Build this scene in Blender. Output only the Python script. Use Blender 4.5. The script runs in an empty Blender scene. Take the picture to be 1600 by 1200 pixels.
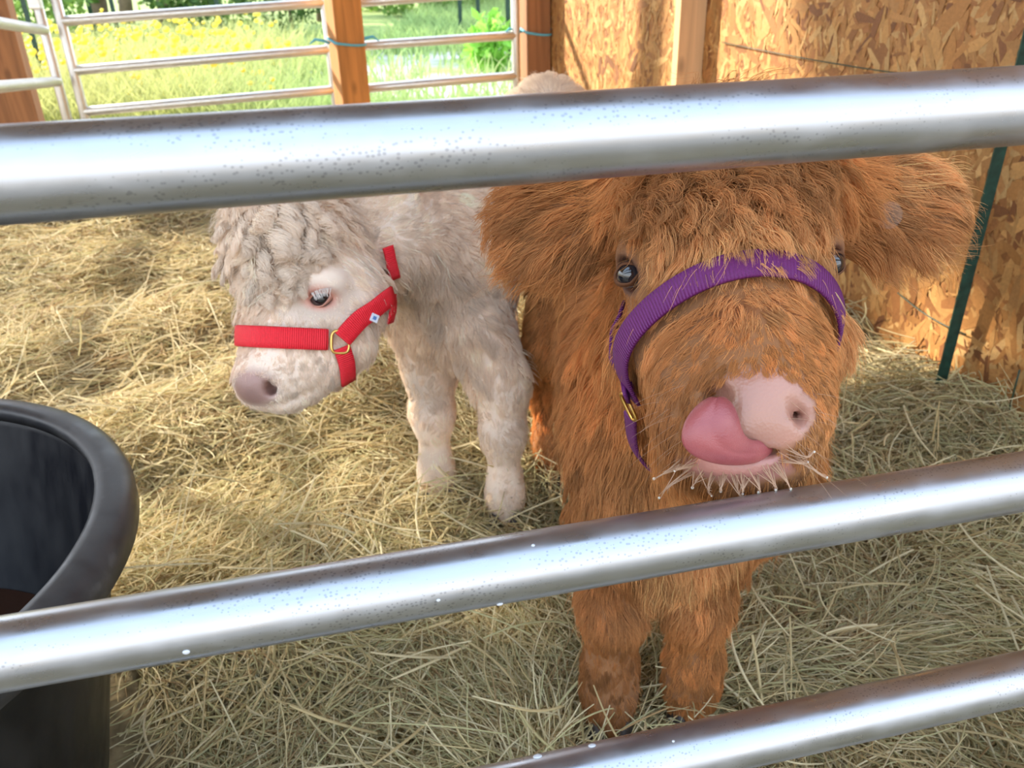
import bpy, bmesh, math, random
import numpy as np
from mathutils import Vector, Matrix
from mathutils.bvhtree import BVHTree
from mathutils.kdtree import KDTree

random.seed(7)
rng = np.random.default_rng(11)
scene = bpy.context.scene
col = scene.collection

# ------------------------------------------------------------------ camera
H = 0.95                    # lens height above the bedding
FPX = 1300.0                # focal length in pixels of the 1600 x 1200 frame
PITCH, ROLL = math.radians(27.24), math.radians(-1.41)
_r0, _u0 = np.array([1., 0, 0]), np.array([0, math.sin(PITCH), math.cos(PITCH)])
CF = np.array([0, math.cos(PITCH), -math.sin(PITCH)])
CR = _r0 * math.cos(ROLL) + _u0 * math.sin(ROLL)
CU = _u0 * math.cos(ROLL) - _r0 * math.sin(ROLL)
CP = np.array([0, 0, H])
cam_d = bpy.data.cameras.new('camera')
cam = bpy.data.objects.new('camera', cam_d)
col.objects.link(cam)
m = Matrix((tuple(CR), tuple(CU), tuple(-CF))).transposed().to_4x4()
m.translation = CP
cam.matrix_world = m
cam_d.sensor_width = 36
cam_d.lens = FPX / 1600 * 36
cam_d.clip_start = 0.02
cam_d.clip_end = 300
cam_d.dof.use_dof = True
cam_d.dof.focus_distance = 0.66
cam_d.dof.aperture_fstop = 13
scene.camera = cam

# ------------------------------------------------------------------ light
SUN_AZ, SUN_EL = math.radians(58), math.radians(26)   # azimuth counted from forward to the left
w = bpy.data.worlds.new('sky')
scene.world = w
w.use_nodes = True
nt = w.node_tree
nt.nodes.clear()
wo = nt.nodes.new('ShaderNodeOutputWorld')
bg = nt.nodes.new('ShaderNodeBackground')
tc = nt.nodes.new('ShaderNodeTexCoord')
sp = nt.nodes.new('ShaderNodeSeparateXYZ')
cr = nt.nodes.new('ShaderNodeValToRGB')
nt.links.new(tc.outputs['Generated'], sp.inputs[0])
nt.links.new(sp.outputs['Z'], cr.inputs[0])
e = cr.color_ramp.elements
e[0].position, e[0].color = 0.0, (0.96, 0.98, 1.0, 1)
e[1].position, e[1].color = 0.75, (0.56, 0.74, 1.0, 1)
nt.links.new(cr.outputs[0], bg.inputs[0])
bg.inputs[1].default_value = 1.9
nt.links.new(bg.outputs[0], wo.inputs[0])
sun_d = bpy.data.lights.new('sun_offscreen', 'SUN')
sun_d.energy = 7.5
sun_d.angle = math.radians(2.5)
sun_d.color = (1.0, 0.9, 0.74)
sun = bpy.data.objects.new('sun_offscreen', sun_d)
col.objects.link(sun)
sd = Vector((-math.sin(SUN_AZ) * math.cos(SUN_EL), math.cos(SUN_AZ) * math.cos(SUN_EL), math.sin(SUN_EL)))
sun.rotation_euler = sd.to_track_quat('Z', 'Y').to_euler()
sun.location = sd * 8
vs = scene.view_settings
vs.view_transform = 'Standard'
vs.look = 'None'
vs.gamma = 1
vs.use_curve_mapping = False
vs.exposure = 0.82
scene.cycles.max_bounces = 10
scene.cycles.diffuse_bounces = 5


# ------------------------------------------------------------------ helpers
def ray(x, y):
    v = CR * (x - 800) + CU * (600 - y) + CF * FPX
    return v / FPX                      # one metre along the optical axis

def P(x, y, z):                          # pixel + depth along the optical axis
    return CP + ray(x, y) * z

def onz(x, y, z=0.0):                    # pixel on a level plane
    d = ray(x, y)
    return CP + d * ((z - H) / d[2])

def onplane(x, y, p, n):
    d = ray(x, y)
    return CP + d * (np.dot(np.array(p) - CP, n) / np.dot(d, n))

def tag(o, label=None, cat=None, group=None, kind=None):
    if label: o['label'] = label
    if cat: o['category'] = cat
    if group: o['group'] = group
    if kind: o['kind'] = kind
    return o

def link(o, parent=None):
    col.objects.link(o)
    if parent is not None:
        o.parent = parent
    return o

def empty(name, loc=(0, 0, 0)):
    o = bpy.data.objects.new(name, None)
    o.location = loc
    o.empty_display_size = 0.1
    return link(o)

def child(name, me, mat, parent, world=None):
    """mesh object whose data are in world coordinates (or placed by `world`), parented keeping its place"""
    o = bpy.data.objects.new(name, me)
    if mat is not None and hasattr(me, 'materials') and len(me.materials) == 0:
        me.materials.append(mat)
    link(o)
    W = world if world is not None else Matrix.Identity(4)
    if parent is not None:
        o.parent = parent
        chain, q = Matrix.Identity(4), parent
        while q is not None:
            chain = q.matrix_basis @ chain
            q = q.parent
        o.matrix_basis = chain.inverted() @ W
    else:
        o.matrix_basis = W
    return o

def mesh(name, V, F, smooth=True):
    me = bpy.data.meshes.new(name)
    me.from_pydata([tuple(v) for v in V], [], [tuple(f) for f in F])
    me.update()
    if smooth:
        me.polygons.foreach_set('use_smooth', [True] * len(me.polygons))
    return me

def mesh_np(name, V, Q):
    me = bpy.data.meshes.new(name)
    V = np.asarray(V, np.float32); Q = np.asarray(Q, np.int32)
    k = Q.shape[1]
    me.vertices.add(len(V)); me.vertices.foreach_set('co', V.ravel())
    me.loops.add(Q.size); me.loops.foreach_set('vertex_index', Q.ravel())
    me.polygons.add(len(Q))
    me.polygons.foreach_set('loop_start', np.arange(0, Q.size, k, dtype=np.int32))
    me.polygons.foreach_set('use_smooth', np.ones(len(Q), bool))
    me.update(calc_edges=True)
    return me

def frame_along(a, b):
    a, b = Vector(a), Vector(b)
    x = (b - a).normalized()
    up = Vector((0, 0, 1)) if abs(x.z) < .95 else Vector((0, 1, 0))
    y = up.cross(x).normalized()
    z = x.cross(y)
    M = Matrix((x, y, z)).transposed().to_4x4()
    M.translation = a
    return M, (b - a).length

def pipe(name, a, b, r, mat, parent, n=28, closed=True):
    M, L = frame_along(a, b)
    V, F = [], []
    xs = [0, .002, L - .002, L]
    rs = [r * .93, r, r, r * .93]
    for xx, rr in zip(xs, rs):
        for k in range(n):
            t = 2 * math.pi * k / n
            V.append((xx, rr * math.cos(t), rr * math.sin(t)))
    for i in range(3):
        for k in range(n):
            F.append((i * n + k, (i + 1) * n + k, (i + 1) * n + (k + 1) % n, i * n + (k + 1) % n)[::-1])
    F.append(tuple(range(n))); F.append(tuple(range(3 * n, 4 * n))[::-1])
    me = mesh(name, V, F)
    bm = bmesh.new(); bm.from_mesh(me); bmesh.ops.recalc_face_normals(bm, faces=bm.faces)
    for f in bm.faces:
        if len(f.verts) > 4: f.smooth = False
    bm.to_mesh(me); bm.free()
    return child(name, me, mat, parent, M)

def tube_mesh(name, pts, rad, n=8, cap=True):
    pts = [Vector(p) for p in pts]
    rad = rad if hasattr(rad, '__len__') else [rad] * len(pts)
    V, F = [], []
    t0 = (pts[1] - pts[0]).normalized()
    u = t0.orthogonal().normalized()
    for i, p in enumerate(pts):
        t = (pts[min(i + 1, len(pts) - 1)] - pts[max(i - 1, 0)]).normalized()
        u = (u - t * u.dot(t)).normalized(); v = t.cross(u)
        for k in range(n):
            a = 2 * math.pi * k / n
            V.append(p + (u * math.cos(a) + v * math.sin(a)) * rad[i])
    for i in range(len(pts) - 1):
        for k in range(n):
            F.append((i * n + k, i * n + (k + 1) % n, (i + 1) * n + (k + 1) % n, (i + 1) * n + k))
    if cap:
        F.append(tuple(range(n))[::-1]); F.append(tuple(range((len(pts) - 1) * n, len(pts) * n)))
    return mesh(name, V, F)

def box_mesh(name, dx, dy, dz, bev=.004):
    bm = bmesh.new()
    bmesh.ops.create_cube(bm, size=1)
    bmesh.ops.scale(bm, vec=(dx, dy, dz), verts=bm.verts)
    if bev:
        bmesh.ops.bevel(bm, geom=list(bm.edges), offset=bev, segments=2, affect='EDGES', profile=.7)
    me = bpy.data.meshes.new(name); bm.to_mesh(me); bm.free()
    return me

def snoise(p, freq, seed, n=7):
    """smooth random field made of a few sines, about -1..1"""
    g = np.random.default_rng(seed)
    out = np.zeros(len(p))
    for i in range(n):
        k = g.normal(size=3); k = k / np.linalg.norm(k) * freq * (0.6 + g.random() * .9)
        out += np.sin(p @ k + g.random() * 6.283)
    return out / math.sqrt(n) * 1.2


# ------------------------------------------------------------------ materials
def new_mat(name):
    mt = bpy.data.materials.new(name)
    mt.use_nodes = True
    n = mt.node_tree
    b = n.nodes['Principled BSDF']
    return mt, n, b

def nd(n, typ, **kw):
    q = n.nodes.new(typ)
    for k, v in kw.items():
        if k.startswith('i_'):
            q.inputs[k[2:].replace('_', ' ')].default_value = v
        else:
            setattr(q, k, v)
    return q

def ramp(n, src, stops):
    q = n.nodes.new('ShaderNodeValToRGB')
    el = q.color_ramp.elements
    while len(el) < len(stops): el.new(.5)
    for i, (p, c) in enumerate(stops):
        el[i].position = p
        el[i].color = (c[0], c[1], c[2], 1) if hasattr(c, '__len__') else (c, c, c, 1)
    n.links.new(src, q.inputs[0])
    return q

def coords(n, scale=(1, 1, 1), kind='Object'):
    t = n.nodes.new('ShaderNodeTexCoord')
    mp = n.nodes.new('ShaderNodeMapping')
    mp.inputs['Scale'].default_value = scale
    n.links.new(t.outputs[kind], mp.inputs[0])
    return mp.outputs[0]

def bump(n, b, h, strength=.3, dist=.002):
    q = n.nodes.new('ShaderNodeBump')
    q.inputs['Strength'].default_value = strength
    q.inputs['Distance'].default_value = dist
    n.links.new(h, q.inputs['Height'])
    n.links.new(q.outputs[0], b.inputs['Normal'])

def mix_rgb(n, fac, a, b, mode='MIX'):
    q = n.nodes.new('ShaderNodeMix')
    q.data_type = 'RGBA'; q.blend_type = mode
    for s, v in ((0, fac), (6, a), (7, b)):
        if hasattr(v, 'is_linked'): n.links.new(v, q.inputs[s])
        else: q.inputs[s].default_value = v if s == 0 else (v[0], v[1], v[2], 1)
    return q.outputs[2]

def simple(name, c, rough=.6, metal=0., noise=0., nscale=30, spec=.5):
    mt, n, b = new_mat(name)
    b.inputs['Roughness'].default_value = rough
    b.inputs['Metallic'].default_value = metal
    b.inputs['Specular IOR Level'].default_value = spec
    if noise:
        nz = nd(n, 'ShaderNodeTexNoise', i_Scale=nscale, i_Detail=6.0)
        n.links.new(coords(n), nz.inputs['Vector'])
        r = ramp(n, nz.outputs[0], [(.3, [x * (1 - noise) for x in c]), (.7, [min(1, x * (1 + noise)) for x in c])])
        n.links.new(r.outputs[0], b.inputs['Base Color'])
        bump(n, b, nz.outputs[0], .15, .002)
    else:
        b.inputs['Base Color'].default_value = (*c, 1)
    return mt

def galvanised(name, base=(.44, .45, .475), rough=.30, spots=True):
    mt, n, b = new_mat(name)
    b.inputs['Metallic'].default_value = .92
    v = coords(n, (6, 90, 90))
    st = nd(n, 'ShaderNodeTexNoise', i_Scale=1.0, i_Detail=5.0)
    n.links.new(v, st.inputs['Vector'])
    v2 = coords(n, (30, 60, 60))
    cl = nd(n, 'ShaderNodeTexNoise', i_Scale=1.0, i_Detail=4.0)
    n.links.new(v2, cl.inputs['Vector'])
    c1 = ramp(n, st.outputs[0], [(.3, [x * .86 for x in base]), (.75, base)]).outputs[0]
    c2 = mix_rgb(n, ramp(n, cl.outputs[0], [(.5, 0), (.75, .35)]).outputs[0], c1, [x * 1.25 for x in base])
    rr = ramp(n, cl.outputs[0], [(.3, rough - .06), (.75, rough + .14)])
    n.links.new(rr.outputs[0], b.inputs['Roughness'])
    if spots:
        v3 = coords(n, (330, 420, 420))
        vo = nd(n, 'ShaderNodeTexVoronoi', i_Scale=1.0, i_Randomness=1.0)
        n.links.new(v3, vo.inputs['Vector'])
        big = nd(n, 'ShaderNodeTexNoise', i_Scale=1.0, i_Detail=3.0)
        n.links.new(coords(n, (7, 60, 60)), big.inputs['Vector'])
        sz = ramp(n, big.outputs[0], [(.42, 0.0), (.60, .30)])
        lt = nd(n, 'ShaderNodeMath', operation='LESS_THAN')
        n.links.new(vo.outputs['Distance'], lt.inputs[0]); n.links.new(sz.outputs[0], lt.inputs[1])
        fc = nd(n, 'ShaderNodeMath', operation='MULTIPLY'); fc.inputs[1].default_value = .6
        n.links.new(lt.outputs[0], fc.inputs[0])
        c2 = mix_rgb(n, fc.outputs[0], c2, [x * .5 for x in base])
    n.links.new(c2, b.inputs['Base Color'])
    bump(n, b, cl.outputs[0], .06, .001)
    return mt

def timber(name, c, dark=.6):
    mt, n, b = new_mat(name)
    v = coords(n, (26, 26, 1.6))
    nz = nd(n, 'ShaderNodeTexNoise', i_Scale=1.0, i_Detail=8.0, i_Distortion=1.2)
    n.links.new(v, nz.inputs['Vector'])
    kn = nd(n, 'ShaderNodeTexVoronoi', i_Scale=1.0)
    n.links.new(coords(n, (9, 9, 4)), kn.inputs['Vector'])
    c1 = ramp(n, nz.outputs[0], [(.3, [x * dark for x in c]), (.62, c), (.8, [min(1, x * 1.15) for x in c])]).outputs[0]
    c2 = mix_rgb(n, ramp(n, kn.outputs['Distance'], [(.06, .7), (.16, 0)]).outputs[0], c1, [x * .4 for x in c])
    n.links.new(c2, b.inputs['Base Color'])
    b.inputs['Roughness'].default_value = .75
    bump(n, b, nz.outputs[0], .25, .002)
    return mt

def strand_mat(name, rough=.55, transl=.35, attr='col', sheen=.25, tint=(1, 1, 1)):
    """diffuse + translucent + slight gloss, coloured per strand"""
    mt = bpy.data.materials.new(name)
    mt.use_nodes = True
    n = mt.node_tree
    n.nodes.clear()
    out = n.nodes.new('ShaderNodeOutputMaterial')
    at = nd(n, 'ShaderNodeAttribute', attribute_name=attr)
    b = n.nodes.new('ShaderNodeBsdfPrincipled')
    b.inputs['Roughness'].default_value = rough
    b.inputs['Specular IOR Level'].default_value = sheen
    n.links.new(at.outputs['Color'], b.inputs['Base Color'])
    tr = n.nodes.new('ShaderNodeBsdfTranslucent')
    n.links.new(at.outputs['Color'], tr.inputs['Color'])
    mx = n.nodes.new('ShaderNodeMixShader'); mx.inputs[0].default_value = transl
    n.links.new(b.outputs[0], mx.inputs[1]); n.links.new(tr.outputs[0], mx.inputs[2])
    n.links.new(mx.outputs[0], out.inputs[0])
    return mt

M_rail = galvanised('galvanised_pipe')
M_rail_far = galvanised('galvanised_pipe_weathered', (.74, .73, .70), .42, False)
M_post = timber('treated_timber', (.62, .27, .075))
M_post_dark = timber('stained_timber', (.36, .155, .06))
M_stud = timber('stud_timber', (.66, .40, .20), .75)
M_green = simple('dark_green_paint', (.012, .045, .03), .45, 0, .4, 60)
M_wire = simple('green_wire', (.03, .05, .025), .5)
M_twine = simple('blue_twine', (.12, .45, .60), .7)
M_gold = simple('brass', (.75, .47, .13), .28, 1.0)
M_fur = strand_mat('fur', .55, .38)
M_hay = strand_mat('hay_straw', .6, .25)
M_grass = strand_mat('grass_blade', .55, .45)
M_leaf = strand_mat('leaf', .5, .45)

# ------------------------------------------------------------------ pen layout
D0 = .41                                    # fence distance straight ahead
A = math.radians(12.41)                      # the front fence recedes to the right
FD = np.array([math.cos(A), math.sin(A), 0])
FN = np.array([-math.sin(A), math.cos(A), 0])
RR = .0369 / .36 * D0 / 2                    # pipe radius
ZR = [H + (z - .9) * D0 / .36 for z in (.8303, .6018, .4191)]
WA = math.radians(15.0)                      # right wall runs back and slightly left
WD = np.array([-math.sin(WA), math.cos(WA), 0])
WN = np.array([-math.cos(WA), -math.sin(WA), 0])
W0 = np.array([.985, 1.6, 0])
def wall_pt(s, z, out=0.):                   # s metres along the wall from W0
    return W0 + WD * s + WN * out + np.array([0, 0, z])

# floor of the pen
def ground_h(x, y):
    p = np.stack([x, y, np.zeros_like(x)], 1)
    h = .018 * snoise(p, 9, 3) + .010 * snoise(p, 22, 4)
    dw = (p - W0) @ WN                       # distance from the wall
    h = h + .10 * np.exp(-np.clip(dw, 0, 9) / .12) * np.clip((y - .9) / .8, 0, 1)
    h = h + .05 * np.exp(-(((x + .42) ** 2 + (y - 1.75) ** 2) / .08))
    h = h + .03 * np.exp(-(((x + .12) ** 2 + (y - 1.62) ** 2) / .03))
    far = np.clip((y - 4.3) / .8, 0, 1)
    return h * (1 - far)

gx, gy = np.meshgrid(np.linspace(-3.4, 1.7, 150), np.linspace(-.6, 5.0, 160), indexing='ij')
gx, gy = gx.ravel(), gy.ravel()
gz = ground_h(gx, gy) - .004
ii = np.arange(150 * 160).reshape(150, 160)
Q = np.stack([ii[:-1, :-1], ii[1:, :-1], ii[1:, 1:], ii[:-1, 1:]], -1).reshape(-1, 4)
mt, n, b = new_mat('trodden_hay')
nz = nd(n, 'ShaderNodeTexNoise', i_Scale=40.0, i_Detail=8.0)
n.links.new(coords(n), nz.inputs['Vector'])
rp = ramp(n, nz.outputs[0], [(.3, (.13, .095, .045)), (.6, (.30, .23, .115)), (.8, (.42, .34, .18))])
n.links.new(rp.outputs[0], b.inputs['Base Color'])
b.inputs['Roughness'].default_value = .9
bump(n, b, nz.outputs[0], .6, .01)
fl = child('floor', mesh_np('floor', np.stack([gx, gy, gz], 1), Q), mt, None)
tag(fl, 'pen floor of trodden hay and earth', None, None, 'structure')

# right wall: strand board sheets on a stud frame
osb, n, b = new_mat('strand_board_flakes')
at = nd(n, 'ShaderNodeAttribute', attribute_name='col')
nz = nd(n, 'ShaderNodeTexNoise', i_Scale=160.0, i_Detail=4.0)
n.links.new(coords(n, (1, 1, 1)), nz.inputs['Vector'])
n.links.new(mix_rgb(n, .35, at.outputs['Color'], ramp(n, nz.outputs[0], [(.3, .45), (.7, 1)]).outputs[0], 'MULTIPLY'), b.inputs['Base Color'])
b.inputs['Roughness'].default_value = .55
b.inputs['Specular IOR Level'].default_value = .35
bump(n, b, nz.outputs[0], .25, .001)
osb_base = simple('strand_board_core', (.40, .17, .05), .7, 0, .35, 60)

def slab(name, s0, s1, z0, z1, o0, o1, mat, parent, kind=None):
    P8 = [wall_pt(s, z, o) for s in (s0, s1) for z in (z0, z1) for o in (o0, o1)]
    F = [(0, 1, 3, 2), (4, 6, 7, 5), (0, 4, 5, 1), (2, 3, 7, 6), (0, 2, 6, 4), (1, 5, 7, 3)]
    me = mesh(name, P8, F, False)
    bm = bmesh.new(); bm.from_mesh(me); bmesh.ops.recalc_face_normals(bm, faces=bm.faces)
    bm.to_mesh(me); bm.free()
    return child(name, me, mat, parent)

wall = empty('wall_right', tuple(wall_pt(0, 0)))
tag(wall, 'orange strand board shed wall on timber studs', None, None, 'structure')
S_STUD, S_END = 1.31, 3.02

def flakes(name, s0, s1, z0, z1, count, parent, o=.001, seed=1, lo=.035, hi=.12):
    g = np.random.default_rng(seed)
    V = np.zeros((count, 6, 3)); C = np.zeros((count, 6, 4), np.float32)
    s = g.uniform(s0 + .02, s1 - .02, count); z = g.uniform(z0, z1, count)
    L = g.uniform(lo, hi, count) * g.uniform(.6, 1, count); wd = L * g.uniform(.10, .34, count)
    a = g.uniform(0, math.pi, count)
    a = np.where(g.random(count) < .45, g.normal(math.pi / 2, .5, count), a)
    shp = np.array([(-.5, -.25), (-.25, -.5), (.3, -.5), (.5, .1), (.2, .5), (-.35, .5)])
    pal = np.array([(.72, .37, .12), (.58, .26, .075), (.80, .47, .18), (.44, .18, .055), (.64, .31, .10), (.30, .115, .04)])
    cc = pal[g.choice(6, count, p=[.26, .25, .15, .14, .15, .05])] * g.uniform(.58, .84, (count, 1))
    tl = g.uniform(-.012, .012, (count, 2))
    lay = np.linspace(0, .0022, count)
    for k in range(6):
        j = g.normal(0, .10, (count, 2))
        px = (shp[k, 0] + j[:, 0]) * L; py = (shp[k, 1] + j[:, 1]) * wd
        ss = np.clip(s + px * np.cos(a) - py * np.sin(a), s0, s1); zz = np.clip(z + px * np.sin(a) + py * np.cos(a), z0, z1)
        oo = o + lay + tl[:, 0] * px + tl[:, 1] * py
        V[:, k] = W0 + ss[:, None] * WD + oo[:, None] * WN + zz[:, None] * np.array([0, 0, 1.])
        C[:, k, :3] = cc; C[:, k, 3] = 1
    me = mesh_np(name, V.reshape(-1, 3), np.arange(count * 6).reshape(-1, 6)[:, ::-1])
    me.polygons.foreach_set('use_smooth', np.zeros(count, bool))
    ca = me.color_attributes.new('col', 'FLOAT_COLOR', 'POINT')
    ca.data.foreach_set('color', C.reshape(-1))
    q = child(name, me, osb, parent)
    q['kind'] = 'stuff'
    return q

sh = slab('strand_board_sheet', -1.15, S_STUD + .02, 0, 2.4, -.012, .0, osb_base, wall)
flakes('wood_flakes', -1.1, S_STUD + .02, 0.0, 1.6, 17000, sh, seed=2)
sh2 = slab('strand_board_sheet', S_STUD + .025, S_END, 0, 2.4, -.012, .0, osb_base, wall)
flakes('wood_flakes', S_STUD + .025, S_END, 0.0, 1.6, 9000, sh2, seed=3)
slab('stud', S_STUD, S_STUD + .038, 0, 2.4, .004, .093, M_stud, wall)
slab('top_plate', -1.15, S_END, 2.36, 2.4, .004, .093, M_stud, wall)

# roof over the pen (above the frame, throws the shade)
mt_roof = simple('roof_board', (.34, .24, .15), .8, 0, .2, 12)
rf = empty('ceiling', (0, 0, 2.4))
tag(rf, 'boarded shed roof above the pen', None, None, 'structure')
def roof_pt(s, t, z):                        # s along the front fence, t back from it
    q = np.array([0, D0, 0]) + FD * s + FN * t
    return (q[0], q[1], z)
def obox(name, s0, s1, t0, t1, z0, z1, mat, parent):
    V = [roof_pt(s, t, z) for s in (s0, s1) for t in (t0, t1) for z in (z0, z1)]
    F = [(0, 1, 3, 2), (4, 6, 7, 5), (0, 4, 5, 1), (2, 3, 7, 6), (0, 2, 6, 4), (1, 5, 7, 3)]
    me = mesh(name, V, F, False)
    bm = bmesh.new(); bm.from_mesh(me); bmesh.ops.recalc_face_normals(bm, faces=bm.faces)
    bm.to_mesh(me); bm.free()
    return child(name, me, mat, parent)
obox('roof_deck', -6.0, 2.6, .1, 4.12, 2.44, 2.50, mt_roof, rf)
for k in range(8):
    obox('rafter', -5.9 + k * 1.15, -5.86 + k * 1.15, .1, 4.12, 2.30, 2.44, M_stud, rf)

# ------------------------------------------------------------------ front fence panel
fp = empty('corral_panel', tuple(np.array([0, D0, 0]) - FD * 1.3))
tag(fp, 'galvanised pipe panel with three thick rails in front of the calves', 'fence panel', 'pipe panels round the pen')
def fpt(s, z, out=0.):
    q = np.array([0, D0, z]) + FD * s + FN * out
    return q
S0, S1 = -1.3, 1.02
for z in ZR:
    pipe('rail', fpt(S0, z), fpt(S1, z), RR, M_rail, fp, 48)
for z in (.17, 1.14):
    pipe('rail', fpt(S0, z), fpt(S1, z), RR, M_rail, fp, 32)
for s in (S0, S1):
    pipe('upright', fpt(s, -.01), fpt(s, 1.16), RR, M_rail, fp, 32)

# ------------------------------------------------------------------ smooth bodies: blended volumes -> one surface
class Blob:
    def __init__(self, lo, hi, h):
        self.lo, self.h = np.array(lo, float), h
        self.n = np.ceil((np.array(hi) - self.lo) / h).astype(int) + 1
        self.f = np.full(self.n, .06, np.float32)
    def _win(self, lo, hi, pad):
        a = np.clip(np.floor((lo - pad - self.lo) / self.h).astype(int), 0, self.n)
        b = np.clip(np.ceil((hi + pad - self.lo) / self.h).astype(int) + 1, 0, self.n)
        ax = [self.lo[i] + self.h * np.arange(a[i], b[i]) for i in range(3)]
        g = np.stack(np.meshgrid(*ax, indexing='ij'), -1)
        return tuple(slice(a[i], b[i]) for i in range(3)), g
    def _put(self, sl, d, k, sub=False):
        f = self.f[sl]
        if sub:
            d = -d; hh = np.clip(.5 - .5 * (d - f) / k, 0, 1)   # smooth max
            self.f[sl] = (d * (1 - hh) + f * hh + k * hh * (1 - hh)).astype(np.float32)
        else:
            hh = np.clip(.5 + .5 * (d - f) / k, 0, 1)
            self.f[sl] = (d * (1 - hh) + f * hh - k * hh * (1 - hh)).astype(np.float32)
    def cone(self, a, b, ra, rb, k=.03, sub=False):
        a, b = np.array(a, float), np.array(b, float)
        R = max(ra, rb)
        sl, g = self._win(np.minimum(a, b) - R, np.maximum(a, b) + R, .05)
        if g.size == 0: return
        ab = b - a
        t = np.clip(((g - a) @ ab) / (ab @ ab), 0, 1)
        d = np.linalg.norm(g - a - t[..., None] * ab, axis=-1) - (ra + (rb - ra) * t)
        self._put(sl, d, k, sub)
    def chain(self, pts, rad, k=.03):
        for i in range(len(pts) - 1):
            self.cone(pts[i], pts[i + 1], rad[i], rad[i + 1], k)
    def ell(self, c, r, axes=None, k=.03, sub=False):
        c, r = np.array(c, float), np.array(r, float)
        Ax = np.stack([CR, CU, CF]) if axes is None else np.array(axes)
        R = np.abs(Ax.T * r).sum(1)
        sl, g = self._win(c - R, c + R, .05)
        if g.size == 0: return
        q = (g - c) @ Ax.T
        k0 = np.linalg.norm(q / r, axis=-1); k1 = np.linalg.norm(q / (r * r), axis=-1)
        d = np.where(k1 < 1e-6, -r.min(), k0 * (k0 - 1) / np.maximum(k1, 1e-6))
        self._put(sl, d, k, sub)
    def surface(self, smooth=2):
        f = self.f
        s = f < 0
        c = np.zeros(np.array(f.shape) - 1, np.int8)
        offs = [(i, j, k) for i in (0, 1) for j in (0, 1) for k in (0, 1)]
        nx, ny, nz_ = c.shape
        for o in offs:
            c += s[o[0]:o[0] + nx, o[1]:o[1] + ny, o[2]:o[2] + nz_]
        idx = np.argwhere((c > 0) & (c < 8))
        pos = np.zeros((len(idx), 3)); cnt = np.zeros(len(idx))
        for a in offs:
            for ax in range(3):
                if a[ax]: continue
                bb = list(a); bb[ax] = 1
                fa = f[tuple((idx + a).T)]; fb = f[tuple((idx + bb).T)]
                mk = (fa < 0) != (fb < 0)
                t = np.where(mk, fa / np.where(mk, fa - fb, 1), 0)
                q = np.array(a, float) + t[:, None] * (np.array(bb) - np.array(a))
                pos += q * mk[:, None]; cnt += mk
        V = self.lo + (idx + pos / cnt[:, None]) * self.h
        vid = np.full(c.shape, -1, np.int32); vid[tuple(idx.T)] = np.arange(len(idx))
        quads = []
        for ax in range(3):
            u, v = (ax + 1) % 3, (ax + 2) % 3
            sl0 = [slice(None)] * 3; sl1 = [slice(None)] * 3
            sl0[ax] = slice(0, -1); sl1[ax] = slice(1, None)
            ch = s[tuple(sl0)] != s[tuple(sl1)]
            e_ = np.argwhere(ch)
            ok = (e_[:, u] > 0) & (e_[:, v] > 0) & (e_[:, u] < c.shape[u]) & (e_[:, v] < c.shape[v])
            e_ = e_[ok]
            def cell(du, dv):
                q = e_.copy(); q[:, u] -= du; q[:, v] -= dv
                return vid[tuple(q.T)]
            qd = np.stack([cell(1, 1), cell(0, 1), cell(0, 0), cell(1, 0)], 1)
            inside = s[tuple(e_.T)]
            qd = np.where(inside[:, None], qd, qd[:, ::-1])
            quads.append(qd)
        Q = np.concatenate(quads)
        for _ in range(smooth):
            acc = np.zeros_like(V); ct = np.zeros(len(V))
            for i in range(4):
                for j in ((i + 1) % 4, (i + 3) % 4):
                    for d_ in range(3):
                        acc[:, d_] += np.bincount(Q[:, i], V[Q[:, j], d_], len(V))
                    ct += np.bincount(Q[:, i], minlength=len(V))
            V = V * .4 + acc / np.maximum(ct, 1)[:, None] * .6
        return V, Q

def vnormals(V, Q):
    nrm = np.cross(V[Q[:, 2]] - V[Q[:, 0]], V[Q[:, 3]] - V[Q[:, 1]])
    N = np.zeros_like(V)
    for i in range(4):
        for d_ in range(3):
            N[:, d_] += np.bincount(Q[:, i], nrm[:, d_], len(V))
    return N / np.maximum(np.linalg.norm(N, axis=1), 1e-9)[:, None]

def unit(v):
    return v / np.maximum(np.linalg.norm(v, axis=-1, keepdims=True), 1e-9)

class Anchors:
    """guide points that say which way the coat lies, how long it is and its colour"""
    def __init__(self): self.p, self.d, self.a = [], [], []
    def px(self, x, y, z, dx, dy, dz, L, lift=.35, curl=.2, clump=.5, c=(.4, .16, .05), dens=1.):
        self.add(P(x, y, z), CR * dx - CU * dy - CF * dz, L, lift, curl, clump, c, dens)
    def add(self, p, d, L, lift=.35, curl=.2, clump=.5, c=(.4, .16, .05), dens=1.):
        self.p.append(p); self.d.append(unit(np.array(d, float))); self.a.append([L, lift, curl, clump, *c, dens])
    def eval(self, pts):
        A_, D_, T_ = np.array(self.p), np.array(self.d), np.array(self.a)
        d2 = ((pts[:, None, :] - A_[None]) ** 2).sum(-1)
        w_ = 1 / (d2 + .015 ** 2) ** 2.2
        w_ /= w_.sum(1, keepdims=True)
        return unit(w_ @ D_), w_ @ T_

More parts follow.
